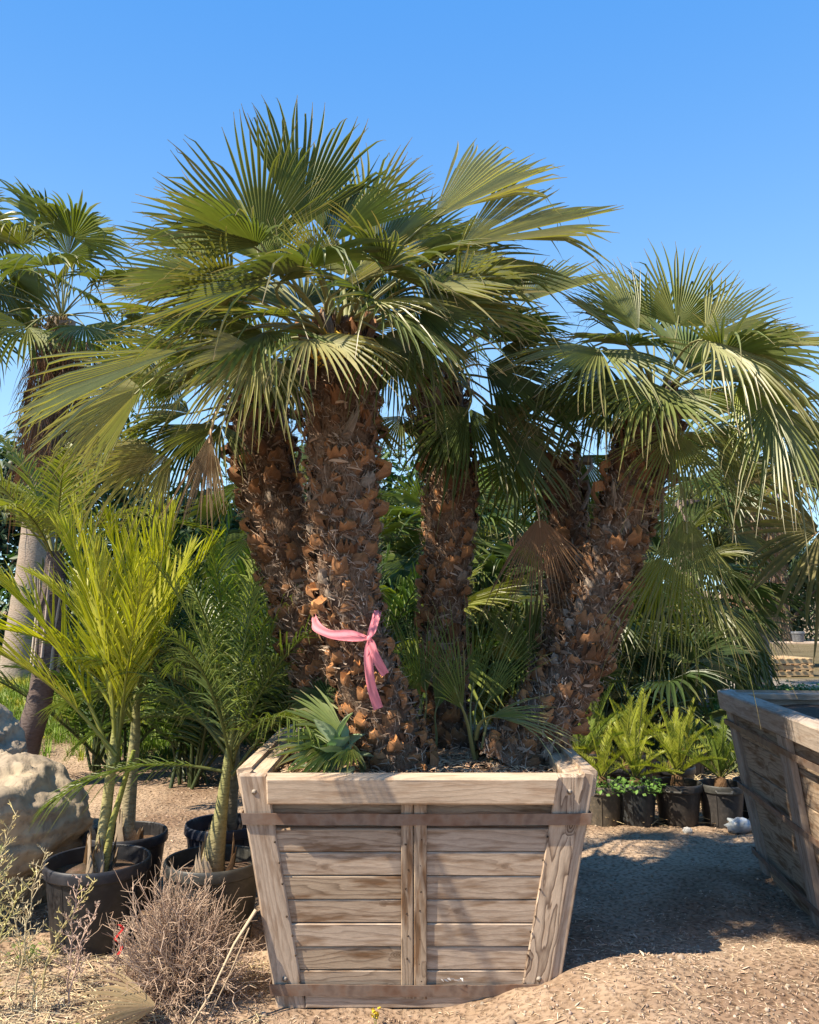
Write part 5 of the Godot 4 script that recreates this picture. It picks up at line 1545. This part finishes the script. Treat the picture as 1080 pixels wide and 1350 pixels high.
		obj("rail", board(pt.call(lx, ra, e2), pt.call(rx - 0.015, ra, e2), pt.call(rx, rb, e2), pt.call(lx - 0.003, rb, e2), out, e2 + 0.022, cfg.rail_wood, false, 0.007), box)
		# flat capping behind the rail that closes the rim
		var cap_y := y1 - 0.012
		var hi: float = half.call(cap_y)
		var long := 0.012 if sidei % 2 == 0 else 0.1
		obj("rim_board", board(rot * Vector3(-hi + long, cap_y, hi - 0.012), rot * Vector3(hi - long, cap_y, hi - 0.012), rot * Vector3(hi - long - 0.01, cap_y, hi - 0.095), rot * Vector3(-hi + long + 0.01, cap_y, hi - 0.095), Vector3(0, 1, 0), 0.035, cfg.rail_wood), box)
		# boards that show inside the rim
		var yi := cap_y - 0.22
		obj("inner_board", board(rot * Vector3(half.call(yi) - 0.1, yi, half.call(yi) - 0.06), rot * Vector3(-half.call(yi) + 0.1, yi, half.call(yi) - 0.06), rot * Vector3(-hi + 0.1, cap_y - 0.037, hi - 0.06), rot * Vector3(hi - 0.1, cap_y - 0.037, hi - 0.06), rot * Vector3(0, 0.2, -1).normalized(), 0.02, cfg.woods[0]), box)
		# sill
		obj("sill", board(pt.call(-half.call(y0) + pw, y0 + 0.004, 0.008), pt.call(half.call(y0) - pw, y0 + 0.004, 0.008), pt.call(half.call(y0) - pw, cfg.sill, 0.008), pt.call(-half.call(y0) + pw, cfg.sill, 0.008), out, 0.03, cfg.woods[1]), box)
		# steel straps round the box
		for st in straps:
			var ya: float = st
			var yb: float = st + cfg.strap
			var pr: float = maxf(cfg.proud, cfg.batten_proud) + 0.006
			var g := Geo.new()
			var segs := 14
			var prev := []
			for j in segs + 1:
				var f := float(j) / segs * 2.0 - 1.0
				var sag := R(-0.002, 0.002) - 0.004 * (1.0 - f * f)
				var ee := pr + R(0.0, 0.002)
				var xa: float = f * (half.call(ya) + pr)
				var xb: float = f * (half.call(yb) + pr)
				var a: Vector3 = pt.call(xa, ya + sag, ee)
				var b: Vector3 = pt.call(xb, yb + sag, ee)
				var u: float = f * 1.2 + st
				var row := [g.add(a, out, Vector2(u, 0), Color.WHITE), g.add(b, out, Vector2(u, 0.08), Color.WHITE), g.add(b - out * 0.003, Vector3.UP, Vector2(u, 0.08), Color.WHITE), g.add(b, Vector3.UP, Vector2(u, 0.08), Color.WHITE), g.add(a - out * 0.003, DOWN, Vector2(u, 0.0), Color.WHITE), g.add(a, DOWN, Vector2(u, 0.0), Color.WHITE)]
				if prev.size():
					g.quad(prev[0], row[0], row[1], prev[1])
					g.quad(prev[2], row[2], row[3], prev[3])
					g.quad(prev[4], row[4], row[5], prev[5])
				prev = row
			obj("strap", g.mesh(M.strap_metal), box)
	# earth inside
	var sg := Geo.new()
	var res := 26
	var hs: float = hb + (cfg.soil_y - y0) * slope - 0.05
	for j in res + 1:
		for i in res + 1:
			var x := (float(i) / res * 2.0 - 1.0) * hs
			var z := (float(j) / res * 2.0 - 1.0) * hs
			var y: float = cfg.soil_y + noise.get_noise_2d(x * 60.0 + at.x * 10.0, z * 60.0) * 0.025 + noise.get_noise_2d(x * 300.0, z * 300.0) * 0.012
			sg.add(Vector3(x, y, z), Vector3(noise.get_noise_2d(x * 300.0, z * 300.0 + 50.0) * 0.5, 1, noise.get_noise_2d(x * 300.0 + 90.0, z * 300.0) * 0.5).normalized(), Vector2(x, z), tint(cfg.soil_col, 0.15))
	for j in res:
		for i in res:
			sg.quad(j * (res + 1) + i, j * (res + 1) + i + 1, (j + 1) * (res + 1) + i + 1, (j + 1) * (res + 1) + i)
	obj("soil", sg.mesh(M.soil), box)
	return box


# ---------------------------------------------------------------- ground
func sm(a: float, b: float, x: float) -> float:
	return smoothstep(a, b, x)


func ground(x: float, z: float) -> float:
	var d := -z
	var y := noise.get_noise_2d(x * 22.0, z * 22.0) * 0.026 + noise.get_noise_2d(x * 90.0, z * 90.0 + 400.0) * 0.02
	if d < 9.0 and absf(x) < 5.0:
		y += noise.get_noise_2d(x * 300.0, z * 300.0) * 0.012 + noise.get_noise_2d(x * 900.0, z * 900.0) * 0.006
	y -= 0.02 * sm(1.25, 0.55, Vector2(x + 0.35, z + 3.3).length())
	y += 0.2 * sm(0.0, 0.95, x) * exp(-pow((z + 3.35) / (0.62 if z < -3.35 else 1.0), 2.0)) * sm(3.0, 1.5, x)
	y += 0.05 * sm(0.3, 1.2, x) * sm(2.6, 1.8, d)
	y += 0.62 * sm(7.2, 13.0, d) * sm(2.0, -2.5, x) + 0.25 * sm(13.0, 30.0, d)
	return y


func ground_color(x: float, z: float) -> Color:
	var d := -z
	var c := Color(0.4, 0.3, 0.22)
	var k := noise.get_noise_2d(x * 35.0 + 70.0, z * 35.0)
	c = c.lerp(Color(0.24, 0.165, 0.115), clampf(k * 1.8 + noise.get_noise_2d(x * 160.0, z * 160.0) * 0.8, 0.0, 0.8))
	c = c.lerp(Color(0.5, 0.39, 0.29), clampf(-k * 1.2, 0.0, 0.6))
	var edge := noise.get_noise_2d(x * 20.0, z * 20.0 + 99.0) * 1.2
	var turf := sm(8.2, 9.4, d + edge) * sm(1.0, -0.5, x + edge)
	c = c.lerp(Color(0.16, 0.15, 0.055), turf * 0.85)
	var weedy := sm(10.5, 12.0, d + edge) * sm(-0.5, 1.0, x)
	c = c.lerp(Color(0.13, 0.12, 0.06), weedy * 0.8)
	var road := sm(15.0, 15.6, d + edge * 0.4) * sm(18.4, 17.8, d + edge * 0.4) * sm(0.5, 2.0, x)
	c = c.lerp(Color(0.46, 0.42, 0.38), road)
	return c.lerp(Color(0.42, 0.33, 0.23), sm(24.0, 45.0, d))


func spread(lo: float, hi: float, fine_lo: float, fine_hi: float, step: float) -> PackedFloat32Array:
	var out := PackedFloat32Array()
	var x := fine_lo
	while x <= fine_hi:
		out.append(x)
		x += step
	var s := step
	while x < hi:
		s *= 1.13
		x += s
		out.append(minf(x, hi))
	x = fine_lo
	s = step
	var front := PackedFloat32Array()
	while x > lo:
		s *= 1.13
		x -= s
		front.append(maxf(x, lo))
	front.reverse()
	front.append_array(out)
	return front


func build_ground() -> void:
	var xs := spread(-260.0, 260.0, -2.9, 3.0, 0.045)
	var zs := spread(-420.0, 40.0, -6.8, -1.9, 0.045)
	var g := Geo.new()
	var w := xs.size()
	for z in zs:
		for x in xs:
			var y := ground(x, z)
			var e := 0.03
			var near := absf(x) < 6.0 and z > -12.0
			var n := Vector3(y - ground(x + e, z), e, y - ground(x, z + e)).normalized() if near else Vector3.UP
			g.add(Vector3(x, y, z), n, Vector2(x, z), ground_color(x, z))
	for j in zs.size() - 1:
		for i in w - 1:
			var a := j * w + i
			g.ix.append_array(PackedInt32Array([a, a + 1, a + w + 1, a, a + w + 1, a + w]))
	tag(obj("ground", g.mesh(M.dirt)), "dry tan dirt ground strewn with wood chips", "ground", "", "structure")


func in_box(x: float, z: float) -> bool:
	return absf(x - 0.027) < 0.62 and absf(z + 4.13) < 0.62


func litter() -> void:
	# bark and straw slivers
	var g := Geo.new()
	g.tube([Vector3(-0.5, 0, 0), Vector3(-0.1, 0.06, 0.03), Vector3(0.5, 0, -0.02)], [0.05, 0.09, 0.03], 4, Color.WHITE, null, 0.4, false)
	var sliver := g.mesh(M.plain)
	var places := []
	var cols := []
	var tones := [Color(0.55, 0.42, 0.29), Color(0.42, 0.29, 0.19), Color(0.58, 0.45, 0.32), Color(0.3, 0.2, 0.14), Color(0.5, 0.34, 0.22), Color(0.6, 0.46, 0.34)]
	for i in 150000:
		var d := 2.2 + pow(rng.randf(), 1.25) * 8.0
		var x := R(-0.62, 0.62) * d * 1.05
		var z := -d
		if in_box(x, z):
			continue
		var dens := 0.35 + noise.get_noise_2d(x * 30.0, z * 30.0 + 12.0) * 0.8
		if x < -0.4 and d < 3.6:
			dens += 0.4
		if x > 1.0 and d > 4.2 and d < 6.0:
			dens -= 0.45
		if rng.randf() > dens + 0.25:
			continue
		var l := R(0.005, 0.024) * (2.2 if rng.randf() < 0.06 else 1.0)
		var b := Basis.from_euler(Vector3(R(-0.25, 0.25), R(0, TAU), R(-0.25, 0.25))).scaled_local(Vector3(l, l * R(0.4, 0.9), l * R(0.5, 1.6)))
		places.append(Transform3D(b, Vector3(x, ground(x, z) + 0.002, z)))
		cols.append(tint(tones[rng.randi() % tones.size()], 0.25))
	tag(multi("wood_chips", sliver, places, cols), "small brown wood chips and slivers scattered over the dirt", "wood chips", "", "stuff")
	# clods and pebbles
	var pg := Geo.new()
	pebble(pg, 5, 7, 3)
	places = []
	cols = []
	for i in 5000:
		var d := 2.3 + pow(rng.randf(), 1.4) * 6.0
		var x := R(-0.6, 0.6) * d
		if in_box(x, -d):
			continue
		var s := R(0.002, 0.009) * (2.0 if rng.randf() < 0.02 else 1.0)
		places.append(Transform3D(Basis.from_euler(Vector3(R(0, 6), R(0, 6), R(0, 6))).scaled_local(Vector3(s, s * R(0.5, 1), s)), Vector3(x, ground(x, -d) + s * 0.2, -d)))
		cols.append(tint([Color(0.34, 0.26, 0.19), Color(0.4, 0.31, 0.24), Color(0.26, 0.19, 0.14)][rng.randi() % 3], 0.2))
	tag(multi("pebbles", pg.mesh(M.plain), places, cols), "small clods and pebbles lying on the dirt", "pebbles", "", "stuff")
	# straw behind the cycad pots
	places = []
	cols = []
	for i in 5000:
		var x := R(1.1, 3.6)
		var z := R(-10.4, -6.3)
		var l := R(0.06, 0.24)
		places.append(Transform3D(Basis.from_euler(Vector3(R(-0.3, 0.3), R(0, TAU), R(-0.35, 0.35))).scaled_local(Vector3(l, 0.05, 0.05)), Vector3(x, ground(x, z) + R(0.0, 0.07), z)))
		cols.append(tint([Color(0.62, 0.46, 0.26), Color(0.5, 0.36, 0.2), Color(0.7, 0.56, 0.34)][rng.randi() % 3], 0.2))
	tag(multi("straw", sliver, places, cols), "loose golden straw on the ground behind the potted cycads", "straw", "", "stuff")
	# dry grass stems matted round the weeds and the brush
	places = []
	cols = []
	for i in 3200:
		var x := R(-2.3, -0.55)
		var z := R(-4.0, -3.1)
		if noise.get_noise_2d(x * 40.0, z * 40.0 + 33.0) < -0.15:
			continue
		var l := R(0.03, 0.13)
		places.append(Transform3D(Basis.from_euler(Vector3(R(-0.3, 0.3), R(0, TAU), R(-0.3, 0.3))).scaled_local(Vector3(l, 0.03, 0.03)), Vector3(x, ground(x, z) + R(0.0, 0.02), z)))
		cols.append(tint([Color(0.56, 0.44, 0.27), Color(0.44, 0.33, 0.21), Color(0.62, 0.52, 0.34)][rng.randi() % 3], 0.2))
	tag(multi("dry_grass", sliver, places, cols), "matted dry grass stems on the ground round the brush at left", "dry grass", "", "stuff")


func pebble(g: Geo, rings: int, sides: int, sd: int) -> void:
	for j in rings + 1:
		var a := PI * j / rings
		for k in sides + 1:
			var b := TAU * (k % sides) / sides
			var p := Vector3(sin(a) * cos(b), cos(a), sin(a) * sin(b))
			g.add(p * (1.0 + 0.3 * noise.get_noise_3d(p.x * 90.0 + sd, p.y * 90.0, p.z * 90.0)), p, Vector2(k, j), Color.WHITE)
	for j in rings:
		for k in sides:
			g.quad(j * (sides + 1) + k, j * (sides + 1) + k + 1, (j + 1) * (sides + 1) + k + 1, (j + 1) * (sides + 1) + k)


func boulder(at: Vector3, size: Vector3, sd: float, label: String, turn: float) -> void:
	var g := Geo.new()
	var rings := 80
	var sides := 110
	var pos := []
	var f := FastNoiseLite.new()
	f.noise_type = FastNoiseLite.TYPE_SIMPLEX_SMOOTH
	f.seed = int(sd)
	f.frequency = 1.0
	f.fractal_octaves = 4
	rng.seed = int(sd) * 7 + 1
	var planes := []
	for i in 15:
		planes.append([Vector3(rng.randfn(), rng.randfn() * 0.8, rng.randfn()).normalized(), R(0.62, 0.98)])
	for j in rings + 1:
		var a := PI * j / rings
		for k in sides + 1:
			var b := TAU * (k % sides) / sides
			var p := Vector3(sin(a) * cos(b), cos(a), sin(a) * sin(b))
			# broken block: flat sides with worn edges, bedding ledges, pits
			var w := (p + Vector3(f.get_noise_3dv(p * 1.2), f.get_noise_3dv(p * 1.2 + Vector3(5, 5, 5)), f.get_noise_3dv(p * 1.2 - Vector3(5, 5, 5))) * 0.22).normalized()
			var sum := 0.0
			for pl in planes:
				var c: float = w.dot(pl[0])
				if c > 0.05:
					sum += pow(c / pl[1], 30.0)
			sum += pow(1.0 / 1.25, 30.0)
			var r := pow(sum, -1.0 / 30.0)
			var q := p * r
			var lay := q.y * 4.5 + f.get_noise_3dv(p * 1.4) * 1.6
			r += 0.035 * smoothstep(0.1, 0.42, absf(lay - roundf(lay))) + 0.04 * f.get_noise_3dv(q * 2.6) + 0.02 * f.get_noise_3dv(q * 8.0) + 0.012 * f.get_noise_3dv(q * 20.0) - 0.05 * smoothstep(0.25, 0.6, f.get_noise_3dv(q * 4.0 + Vector3(7, 0, 0)))
			pos.append(p * r * size)
	for j in rings + 1:
		for k in sides + 1:
			var e: Vector3 = pos[mini(j + 1, rings) * (sides + 1) + k] - pos[maxi(j - 1, 0) * (sides + 1) + k]
			var h: Vector3 = pos[j * (sides + 1) + (k + 1) % sides] - pos[j * (sides + 1) + (k - 1 + sides) % sides]
			var p: Vector3 = pos[j * (sides + 1) + k]
			var n := h.cross(e).normalized()
			if n.dot(p) < 0.0:
				n = -n
			if n.length_squared() < 0.5:
				n = p.normalized()
			var kk := f.get_noise_3dv(p * 3.0 + Vector3(9, 0, 0))
			var c := Color(0.4, 0.335, 0.26).lerp(Color(0.26, 0.215, 0.17), clampf(kk * 1.8, 0.0, 0.8)).lerp(Color(0.53, 0.43, 0.3), clampf(-kk * 1.5, 0.0, 0.6))
			g.add(p, n, Vector2(k, j), c)
	for j in rings:
		for k in sides:
			g.quad(j * (sides + 1) + k, j * (sides + 1) + k + 1, (j + 1) * (sides + 1) + k + 1, (j + 1) * (sides + 1) + k)
	var o := obj("boulder", g.mesh(M.stone), self, at)
	o.rotation.y = turn
	tag(o, label, "boulder", "sandstone boulders")


# ---------------------------------------------------------------- pots and potted plants
func pot(called: String, label: String, at: Vector3, r: float, h: float, dust: Color, group: String, handles := false) -> Node3D:
	var o := thing(called, label, "pot", at, group)
	o.rotation.y = R(0, TAU) if not handles else R(-0.4, 0.2)
	var g := Geo.new()
	g.lathe([Vector2(0.0, 0.004), Vector2(r * 0.74, 0.004), Vector2(r * 0.78, 0.0), Vector2(r * 0.785, 0.012), Vector2(r * 0.9, h * 0.62), Vector2(r * 0.945, h - 0.052)], 40, Vector3.ZERO, dust, 0.006)
	g.lathe([Vector2(r * 0.93, h - 0.004), Vector2(r * 0.89, h * 0.6), Vector2(r * 0.86, h * 0.45)], 40, Vector3.ZERO, dust)
	# mould ribs down the wall
	for k in 4:
		var a := TAU * k / 4 + 0.6
		var d := Vector3(cos(a), 0, sin(a))
		g.tube([d * r * 0.79 + Vector3(0, 0.02, 0), d * r * 0.9 + Vector3(0, h * 0.62, 0), d * r * 0.94 + Vector3(0, h - 0.055, 0)], [0.004, 0.004, 0.004], 4, dust, null, 1.0, false)
	var body := obj("shell", g.mesh(M.black_plastic), o)
	var rg := Geo.new()
	rg.lathe([Vector2(r * 0.946, h - 0.05), Vector2(r * 0.992, h - 0.056), Vector2(r * 1.012, h - 0.05), Vector2(r * 1.008, h - 0.016), Vector2(r * 0.99, h - 0.002), Vector2(r * 0.965, h), Vector2(r * 0.935, h - 0.006), Vector2(r * 0.93, h - 0.02)], 44, Vector3.ZERO, dust * 1.15, 0.006)
	obj("rim", rg.mesh(M.black_plastic), o)
	if handles:
		for sd in [-1.0, 1.0]:
			var hg := Geo.new()
			var a: float = PI / 2 + 0.25 + (0.0 if sd > 0 else PI)
			var c := Vector3(cos(a), 0, sin(a)) * r
			var s := Vector3(-sin(a), 0, cos(a))
			var oo := Vector3(cos(a), 0, sin(a))
			hg.tube([c - s * 0.055 + Vector3(0, h - 0.03, 0), c - s * 0.05 + oo * 0.022 + Vector3(0, h - 0.04, 0), c + s * 0.05 + oo * 0.022 + Vector3(0, h - 0.04, 0), c + s * 0.055 + Vector3(0, h - 0.03, 0)], [0.012, 0.012, 0.012, 0.012], 6, dust * 1.1, null, 0.8)
			obj("handle", hg.mesh(M.black_plastic), o)
	var sg := Geo.new()
	var y := h * 0.8
	var mid := sg.add(Vector3(0, y + 0.02, 0), Vector3.UP, Vector2.ZERO, Color(0.13, 0.09, 0.065))
	var rows := [[mid]]
	for j in range(1, 7):
		var row := []
		for k in 25:
			var a := TAU * (k % 24) / 24
			var p := Vector3(cos(a), 0, sin(a)) * r * 0.915 * j / 6.0
			p.y = y + noise.get_noise_2d(p.x * 300.0 + at.x * 50.0, p.z * 300.0) * 0.025
			row.append(sg.add(p, Vector3(noise.get_noise_2d(p.x * 500.0, p.z * 500.0), 1.2, noise.get_noise_2d(p.z * 500.0, p.x * 500.0)).normalized(), Vector2(p.x, p.z), tint(Color(0.16, 0.11, 0.08), 0.4)))
		rows.append(row)
	for k in 24:
		sg.tri(mid, rows[1][k], rows[1][k + 1])
	for j in range(1, 6):
		for k in 24:
			sg.quad(rows[j][k], rows[j][k + 1], rows[j + 1][k + 1], rows[j + 1][k])
	obj("soil", sg.mesh(M.soil), o)
	return o


func young_palm(label: String, at: Vector3, stems: Array, meshes: Array, fronds: Array, group: String, sheath: Color) -> void:
	var o := thing("young_palm", label, "palm", at, group)
	for s in stems:
		var g := Geo.new()
		var pts: Array = s[0]
		g.tube(pts, s[1], 10, s[2], s[3], 0.9)
		# split sheath that wraps the foot of the stem
		obj("stem", g.mesh(M.grey_trunk), o)
		var sg := Geo.new()
		for k in 4:
			var mid := k * 1.9 + R(0, 0.6)
			var hh := R(0.12, 0.34)
			var span := R(0.7, 1.3)
			var rad: float = s[1][0] * R(1.15, 1.5)
			var flare := R(0.0, 0.05)
			var prev := []
			var jag := []
			for c in 9:
				jag.append(R(0.55, 1.0))
			for j in 7:
				var f := j / 6.0
				var row := []
				for c in 9:
					var q := c / 8.0 * 2.0 - 1.0
					var an := mid + q * span * (1.0 - 0.55 * f)
					var d := Vector3(cos(an), 0, sin(an))
					var y: float = hh * f * lerpf(1.0, jag[c], f) * (1.0 - 0.35 * q * q)
					var lean: Vector3 = pts[0].lerp(pts[1], clampf(y / maxf(0.05, pts[1].y - pts[0].y), 0.0, 1.0))
					var pos := Vector3(lean.x, pts[0].y + y, lean.z) + d * (rad * (1.0 - 0.25 * f) + flare * f * f + R(-0.002, 0.002))
					row.append(sg.add(pos, d, Vector2(c * 0.12, f), tint(sheath, 0.12)))
				if prev.size():
					for c in 8:
						sg.quad(prev[c], prev[c + 1], row[c + 1], row[c])
				prev = row
		obj("sheath", sg.mesh(M.dry_leaf), o)
	for f in fronds:
		var m := obj("frond", meshes[f[0]], o)
		m.position = f[1]
		m.rotation.y = f[2]
		m.scale = Vector3.ONE * f[3]


func cycad(label: String, at: Vector3, meshes: Array, count: int, size: float, trunkr: float) -> void:
	var o := thing("cycad", label, "cycad", at, "potted cycads")
	var g := Geo.new()
	g.lathe([Vector2(0.0, -0.04), Vector2(trunkr, -0.03), Vector2(trunkr * 1.1, 0.03), Vector2(trunkr * 0.8, 0.09), Vector2(0.01, 0.11)], 14, Vector3.ZERO, Color(0.2, 0.13, 0.08), 0.1)
	obj("stem", g.mesh(M.bark_core), o)
	for i in count:
		var k := int(float(i) / count * meshes.size())
		var m := obj("frond", meshes[k], o, Vector3(0, 0.085, 0))
		m.rotation.y = i * 2.39996 + R(-0.3, 0.3)
		m.scale = Vector3.ONE * size * R(0.85, 1.15)


# ---------------------------------------------------------------- trees and weeds
func leaf_cloud(g: Geo, blobs: Array, count: int, size: float, col: Color) -> void:
	for i in count:
		var b: Array = blobs[rng.randi() % blobs.size()]
		var d := Vector3(rng.randfn(), rng.randfn(), rng.randfn()).normalized()
		var rr := pow(rng.randf(), 0.4)
		rr *= 1.0 + 0.35 * noise.get_noise_3d(d.x * 60.0 + b[0].x * 40.0, d.y * 60.0, d.z * 60.0)
		var p: Vector3 = b[0] + d * b[1] * rr
		var n := (d + Vector3(R(-0.8, 0.8), R(0.0, 0.9), R(-0.8, 0.8))).normalized()
		var a := n.cross(Vector3(R(-1, 1), R(-1, 1), R(-1, 1))).normalized()
		var w := n.cross(a)
		var l := size * R(0.6, 1.3)
		var c := tint(col, 0.3)
		var i0 := g.add(p - a * l, n, Vector2(0, 0), c)
		var i1 := g.add(p - w * l * 0.38, (n - w * 0.4).normalized(), Vector2(0, 0.5), c)
		var i2 := g.add(p + a * l, n, Vector2(0, 1), c)
		var i3 := g.add(p + w * l * 0.38, (n + w * 0.4).normalized(), Vector2(1, 0.5), c)
		g.tri(i0, i1, i2)
		g.tri(i0, i2, i3)


func tree(label: String, at: Vector3, h: float, wide: float, col: Color, sd: int, leaves: int, size: float) -> void:
	rng.seed = sd
	var o := thing("tree", label, "tree", at, "trees behind the nursery yard")
	var g := Geo.new()
	var top := Vector3(R(-0.3, 0.3), h * 0.62, R(-0.3, 0.3))
	g.tube([Vector3(0, -0.3, 0), Vector3(R(-0.1, 0.1), h * 0.3, 0), top], [h * 0.045, h * 0.035, h * 0.02], 9, Color(0.12, 0.09, 0.07))
	var blobs := []
	for i in 11:
		var a := i * 2.4 + R(-0.4, 0.4)
		var y := h * R(0.12, 0.86)
		var rad := wide * R(0.2, 0.75) * (1.0 - 0.5 * y / h)
		var c := Vector3(cos(a) * rad, y, sin(a) * rad)
		blobs.append([c, wide * R(0.28, 0.5)])
		g.tube([top * clampf(y / h, 0.2, 0.9), top * 0.5 + c * 0.5 + Vector3(0, 0.2, 0), c], [h * 0.018, h * 0.012, h * 0.004], 6, Color(0.12, 0.09, 0.07), null, 1.0, false)
	obj("trunk", g.mesh(M.plain), o)
	var lg := Geo.new()
	leaf_cloud(lg, blobs, leaves, size, col)
	obj("crown", lg.mesh(M.tree_leaf), o)


func tuft(blades: int, h: float, wide: float, col: Color, curl: float) -> ArrayMesh:
	var g := Geo.new()
	for i in blades:
		var a := R(0, TAU)
		var d := Vector3(cos(a), 0, sin(a))
		var p := d * R(0.0, wide * 0.5)
		var hh := h * R(0.5, 1.1)
		var lean := R(0.1, curl)
		var s := Vector3(-d.z, 0, d.x) * R(0.004, 0.008) * (h / 0.2)
		var c := tint(col, 0.25)
		var prev := []
		for f: float in [0.0, 0.5, 1.0]:
			var q := p + Vector3(0, hh * f * (1.0 - 0.25 * lean * f), 0) + d * hh * lean * f * f
			var n := (d * -0.3 + Vector3(0, 0.7, 0) + d * f).normalized()
			var row := [g.add(q - s * (1.0 - f * 0.95), n, Vector2(0, f), c), g.add(q + s * (1.0 - f * 0.95), n, Vector2(1, f), c)]
			if prev.size():
				g.quad(prev[0], prev[1], row[1], row[0])
			prev = row
	return g.mesh(M.tree_leaf)


func leafy_weed(leaves: int, h: float, wide: float, size: float, col: Color) -> ArrayMesh:
	var g := Geo.new()
	for i in leaves:
		var a := R(0, TAU)
		var rr := sqrt(rng.randf()) * wide
		var p := Vector3(cos(a) * rr, h * R(0.15, 1.0) * (1.0 - 0.4 * rr / wide), sin(a) * rr)
		var n := Vector3(R(-0.7, 0.7), 1.0, R(-0.7, 0.7)).normalized()
		var d := Vector3(cos(a + R(-1, 1)), R(-0.3, 0.3), sin(a + R(-1, 1)))
		d = (d - n * d.dot(n)).normalized()
		var s := n.cross(d)
		var l := size * R(0.6, 1.3)
		var c := tint(col, 0.25)
		var i0 := g.add(p, n, Vector2(0, 0), c)
		var i1 := g.add(p + d * l * 0.5 + s * l * 0.4, (n + s * 0.3).normalized(), Vector2(0, 1), c)
		var i2 := g.add(p + d * l - n * l * 0.15, n, Vector2(1, 1), c)
		var i3 := g.add(p + d * l * 0.5 - s * l * 0.4, (n - s * 0.3).normalized(), Vector2(1, 0), c)
		g.tri(i0, i1, i2)
		g.tri(i0, i2, i3)
		if i % 3 == 0:
			g.tube([Vector3(p.x * 0.2, 0, p.z * 0.2), p], [0.003, 0.0015], 3, col * 0.8, null, 1.0, false)
	return g.mesh(M.tree_leaf)


func dry_weed(label: String, at: Vector3, h: float, lean: Vector3, col: Color, seed_col: Color, twigs: int, sd: int) -> void:
	rng.seed = sd
	var o := thing("dry_weed", label, "weed", at, "dry weeds beside the boulders")
	var g := Geo.new()
	var pts := []
	for i in 9:
		var f := i / 8.0
		pts.append(Vector3(lean.x * f * f + R(-0.008, 0.008), h * f, lean.z * f * f + R(-0.008, 0.008)))
	var rr := []
	for i in 9:
		rr.append(lerpf(0.0045, 0.0014, i / 8.0))
	g.tube(pts, rr, 5, col, null, 1.0, false)
	obj("stem", g.mesh(M.plain), o)
	var tg := Geo.new()
	for i in twigs:
		var f := lerpf(0.2, 1.0, float(i) / twigs)
		var j := mini(int(f * 8), 7)
		var p: Vector3 = pts[j].lerp(pts[j + 1], f * 8 - j)
		var a := i * 2.4 + R(-0.3, 0.3)
		var d := Vector3(cos(a), R(0.5, 1.2), sin(a)).normalized()
		var l := h * R(0.1, 0.2) * (1.15 - 0.6 * f)
		tg.tube([p, p + d * l * 0.5, p + d * l + DOWN * l * R(-0.2, 0.25)], [0.0022, 0.0016, 0.0007], 4, col, seed_col, 1.0, false)
		for k in 5:
			var q := p + d * l * R(0.3, 1.0)
			var e := (d + Vector3(R(-1, 1), R(-0.5, 1), R(-1, 1))).normalized()
			tg.tube([q, q + e * l * 0.18, q + e * l * R(0.25, 0.4)], [0.0008, 0.0021, 0.0005], 4, tint(seed_col, 0.2), null, 1.0, false)
	obj("twigs", tg.mesh(M.plain), o)


func tumbleweed(at: Vector3, size: Vector3) -> void:
	var g := Geo.new()
	for i in 560:
		var a := R(0, TAU)
		var el := R(-0.2, 1.45)
		var d := Vector3(cos(a) * cos(el), sin(el), sin(a) * cos(el))
		var p := Vector3(R(-0.15, 0.15), R(-0.05, 0.1), R(-0.15, 0.15))
		var pts := []
		var rr := []
		var l := R(0.6, 1.12) * (1.0 + 0.2 * noise.get_noise_3d(d.x * 50.0, d.y * 50.0, d.z * 50.0))
		var n := 9
		var c := Color(0.32, 0.215, 0.155).lerp(Color(0.56, 0.42, 0.31), rng.randf()) * R(0.7, 1.1)
		for j in n:
			pts.append(p * size)
			rr.append(lerpf(0.003, 0.0009, float(j) / n))
			d = (d + Vector3(R(-0.34, 0.34), R(-0.3, 0.34), R(-0.34, 0.34))).normalized()
			p += d * l / n
			if p.length() > 1.0:
				d = (d - p.normalized() * 0.7 + Vector3(R(-0.4, 0.4), R(-0.2, 0.4), R(-0.4, 0.4))).normalized()
			if p.y < -0.05:
				p.y = -0.05
		g.tube(pts, rr, 4, c, c * 1.15, 1.0, false)
		for k in 7:
			var j := rng.randi_range(2, n - 1)
			var q: Vector3 = pts[j]
			var e: Vector3 = (pts[j] - pts[j - 1]).normalized() + Vector3(R(-1, 1), R(-0.6, 1), R(-1, 1)) * 0.9
			e = e.normalized() * size.x * R(0.08, 0.28)
			var m: Vector3 = q + e * 0.5 + Vector3(R(-0.02, 0.02), R(-0.02, 0.02), R(-0.02, 0.02))
			g.tube([q, m, q + e + Vector3(R(-0.03, 0.03), R(-0.03, 0.03), R(-0.03, 0.03))], [0.0019, 0.0015, 0.0007], 3, c, c * 1.1, 1.0, false)
	tag(obj("dry_brush", g.mesh(M.plain), self, at), "round heap of tangled dry brown brush in front of the pots", "brush")
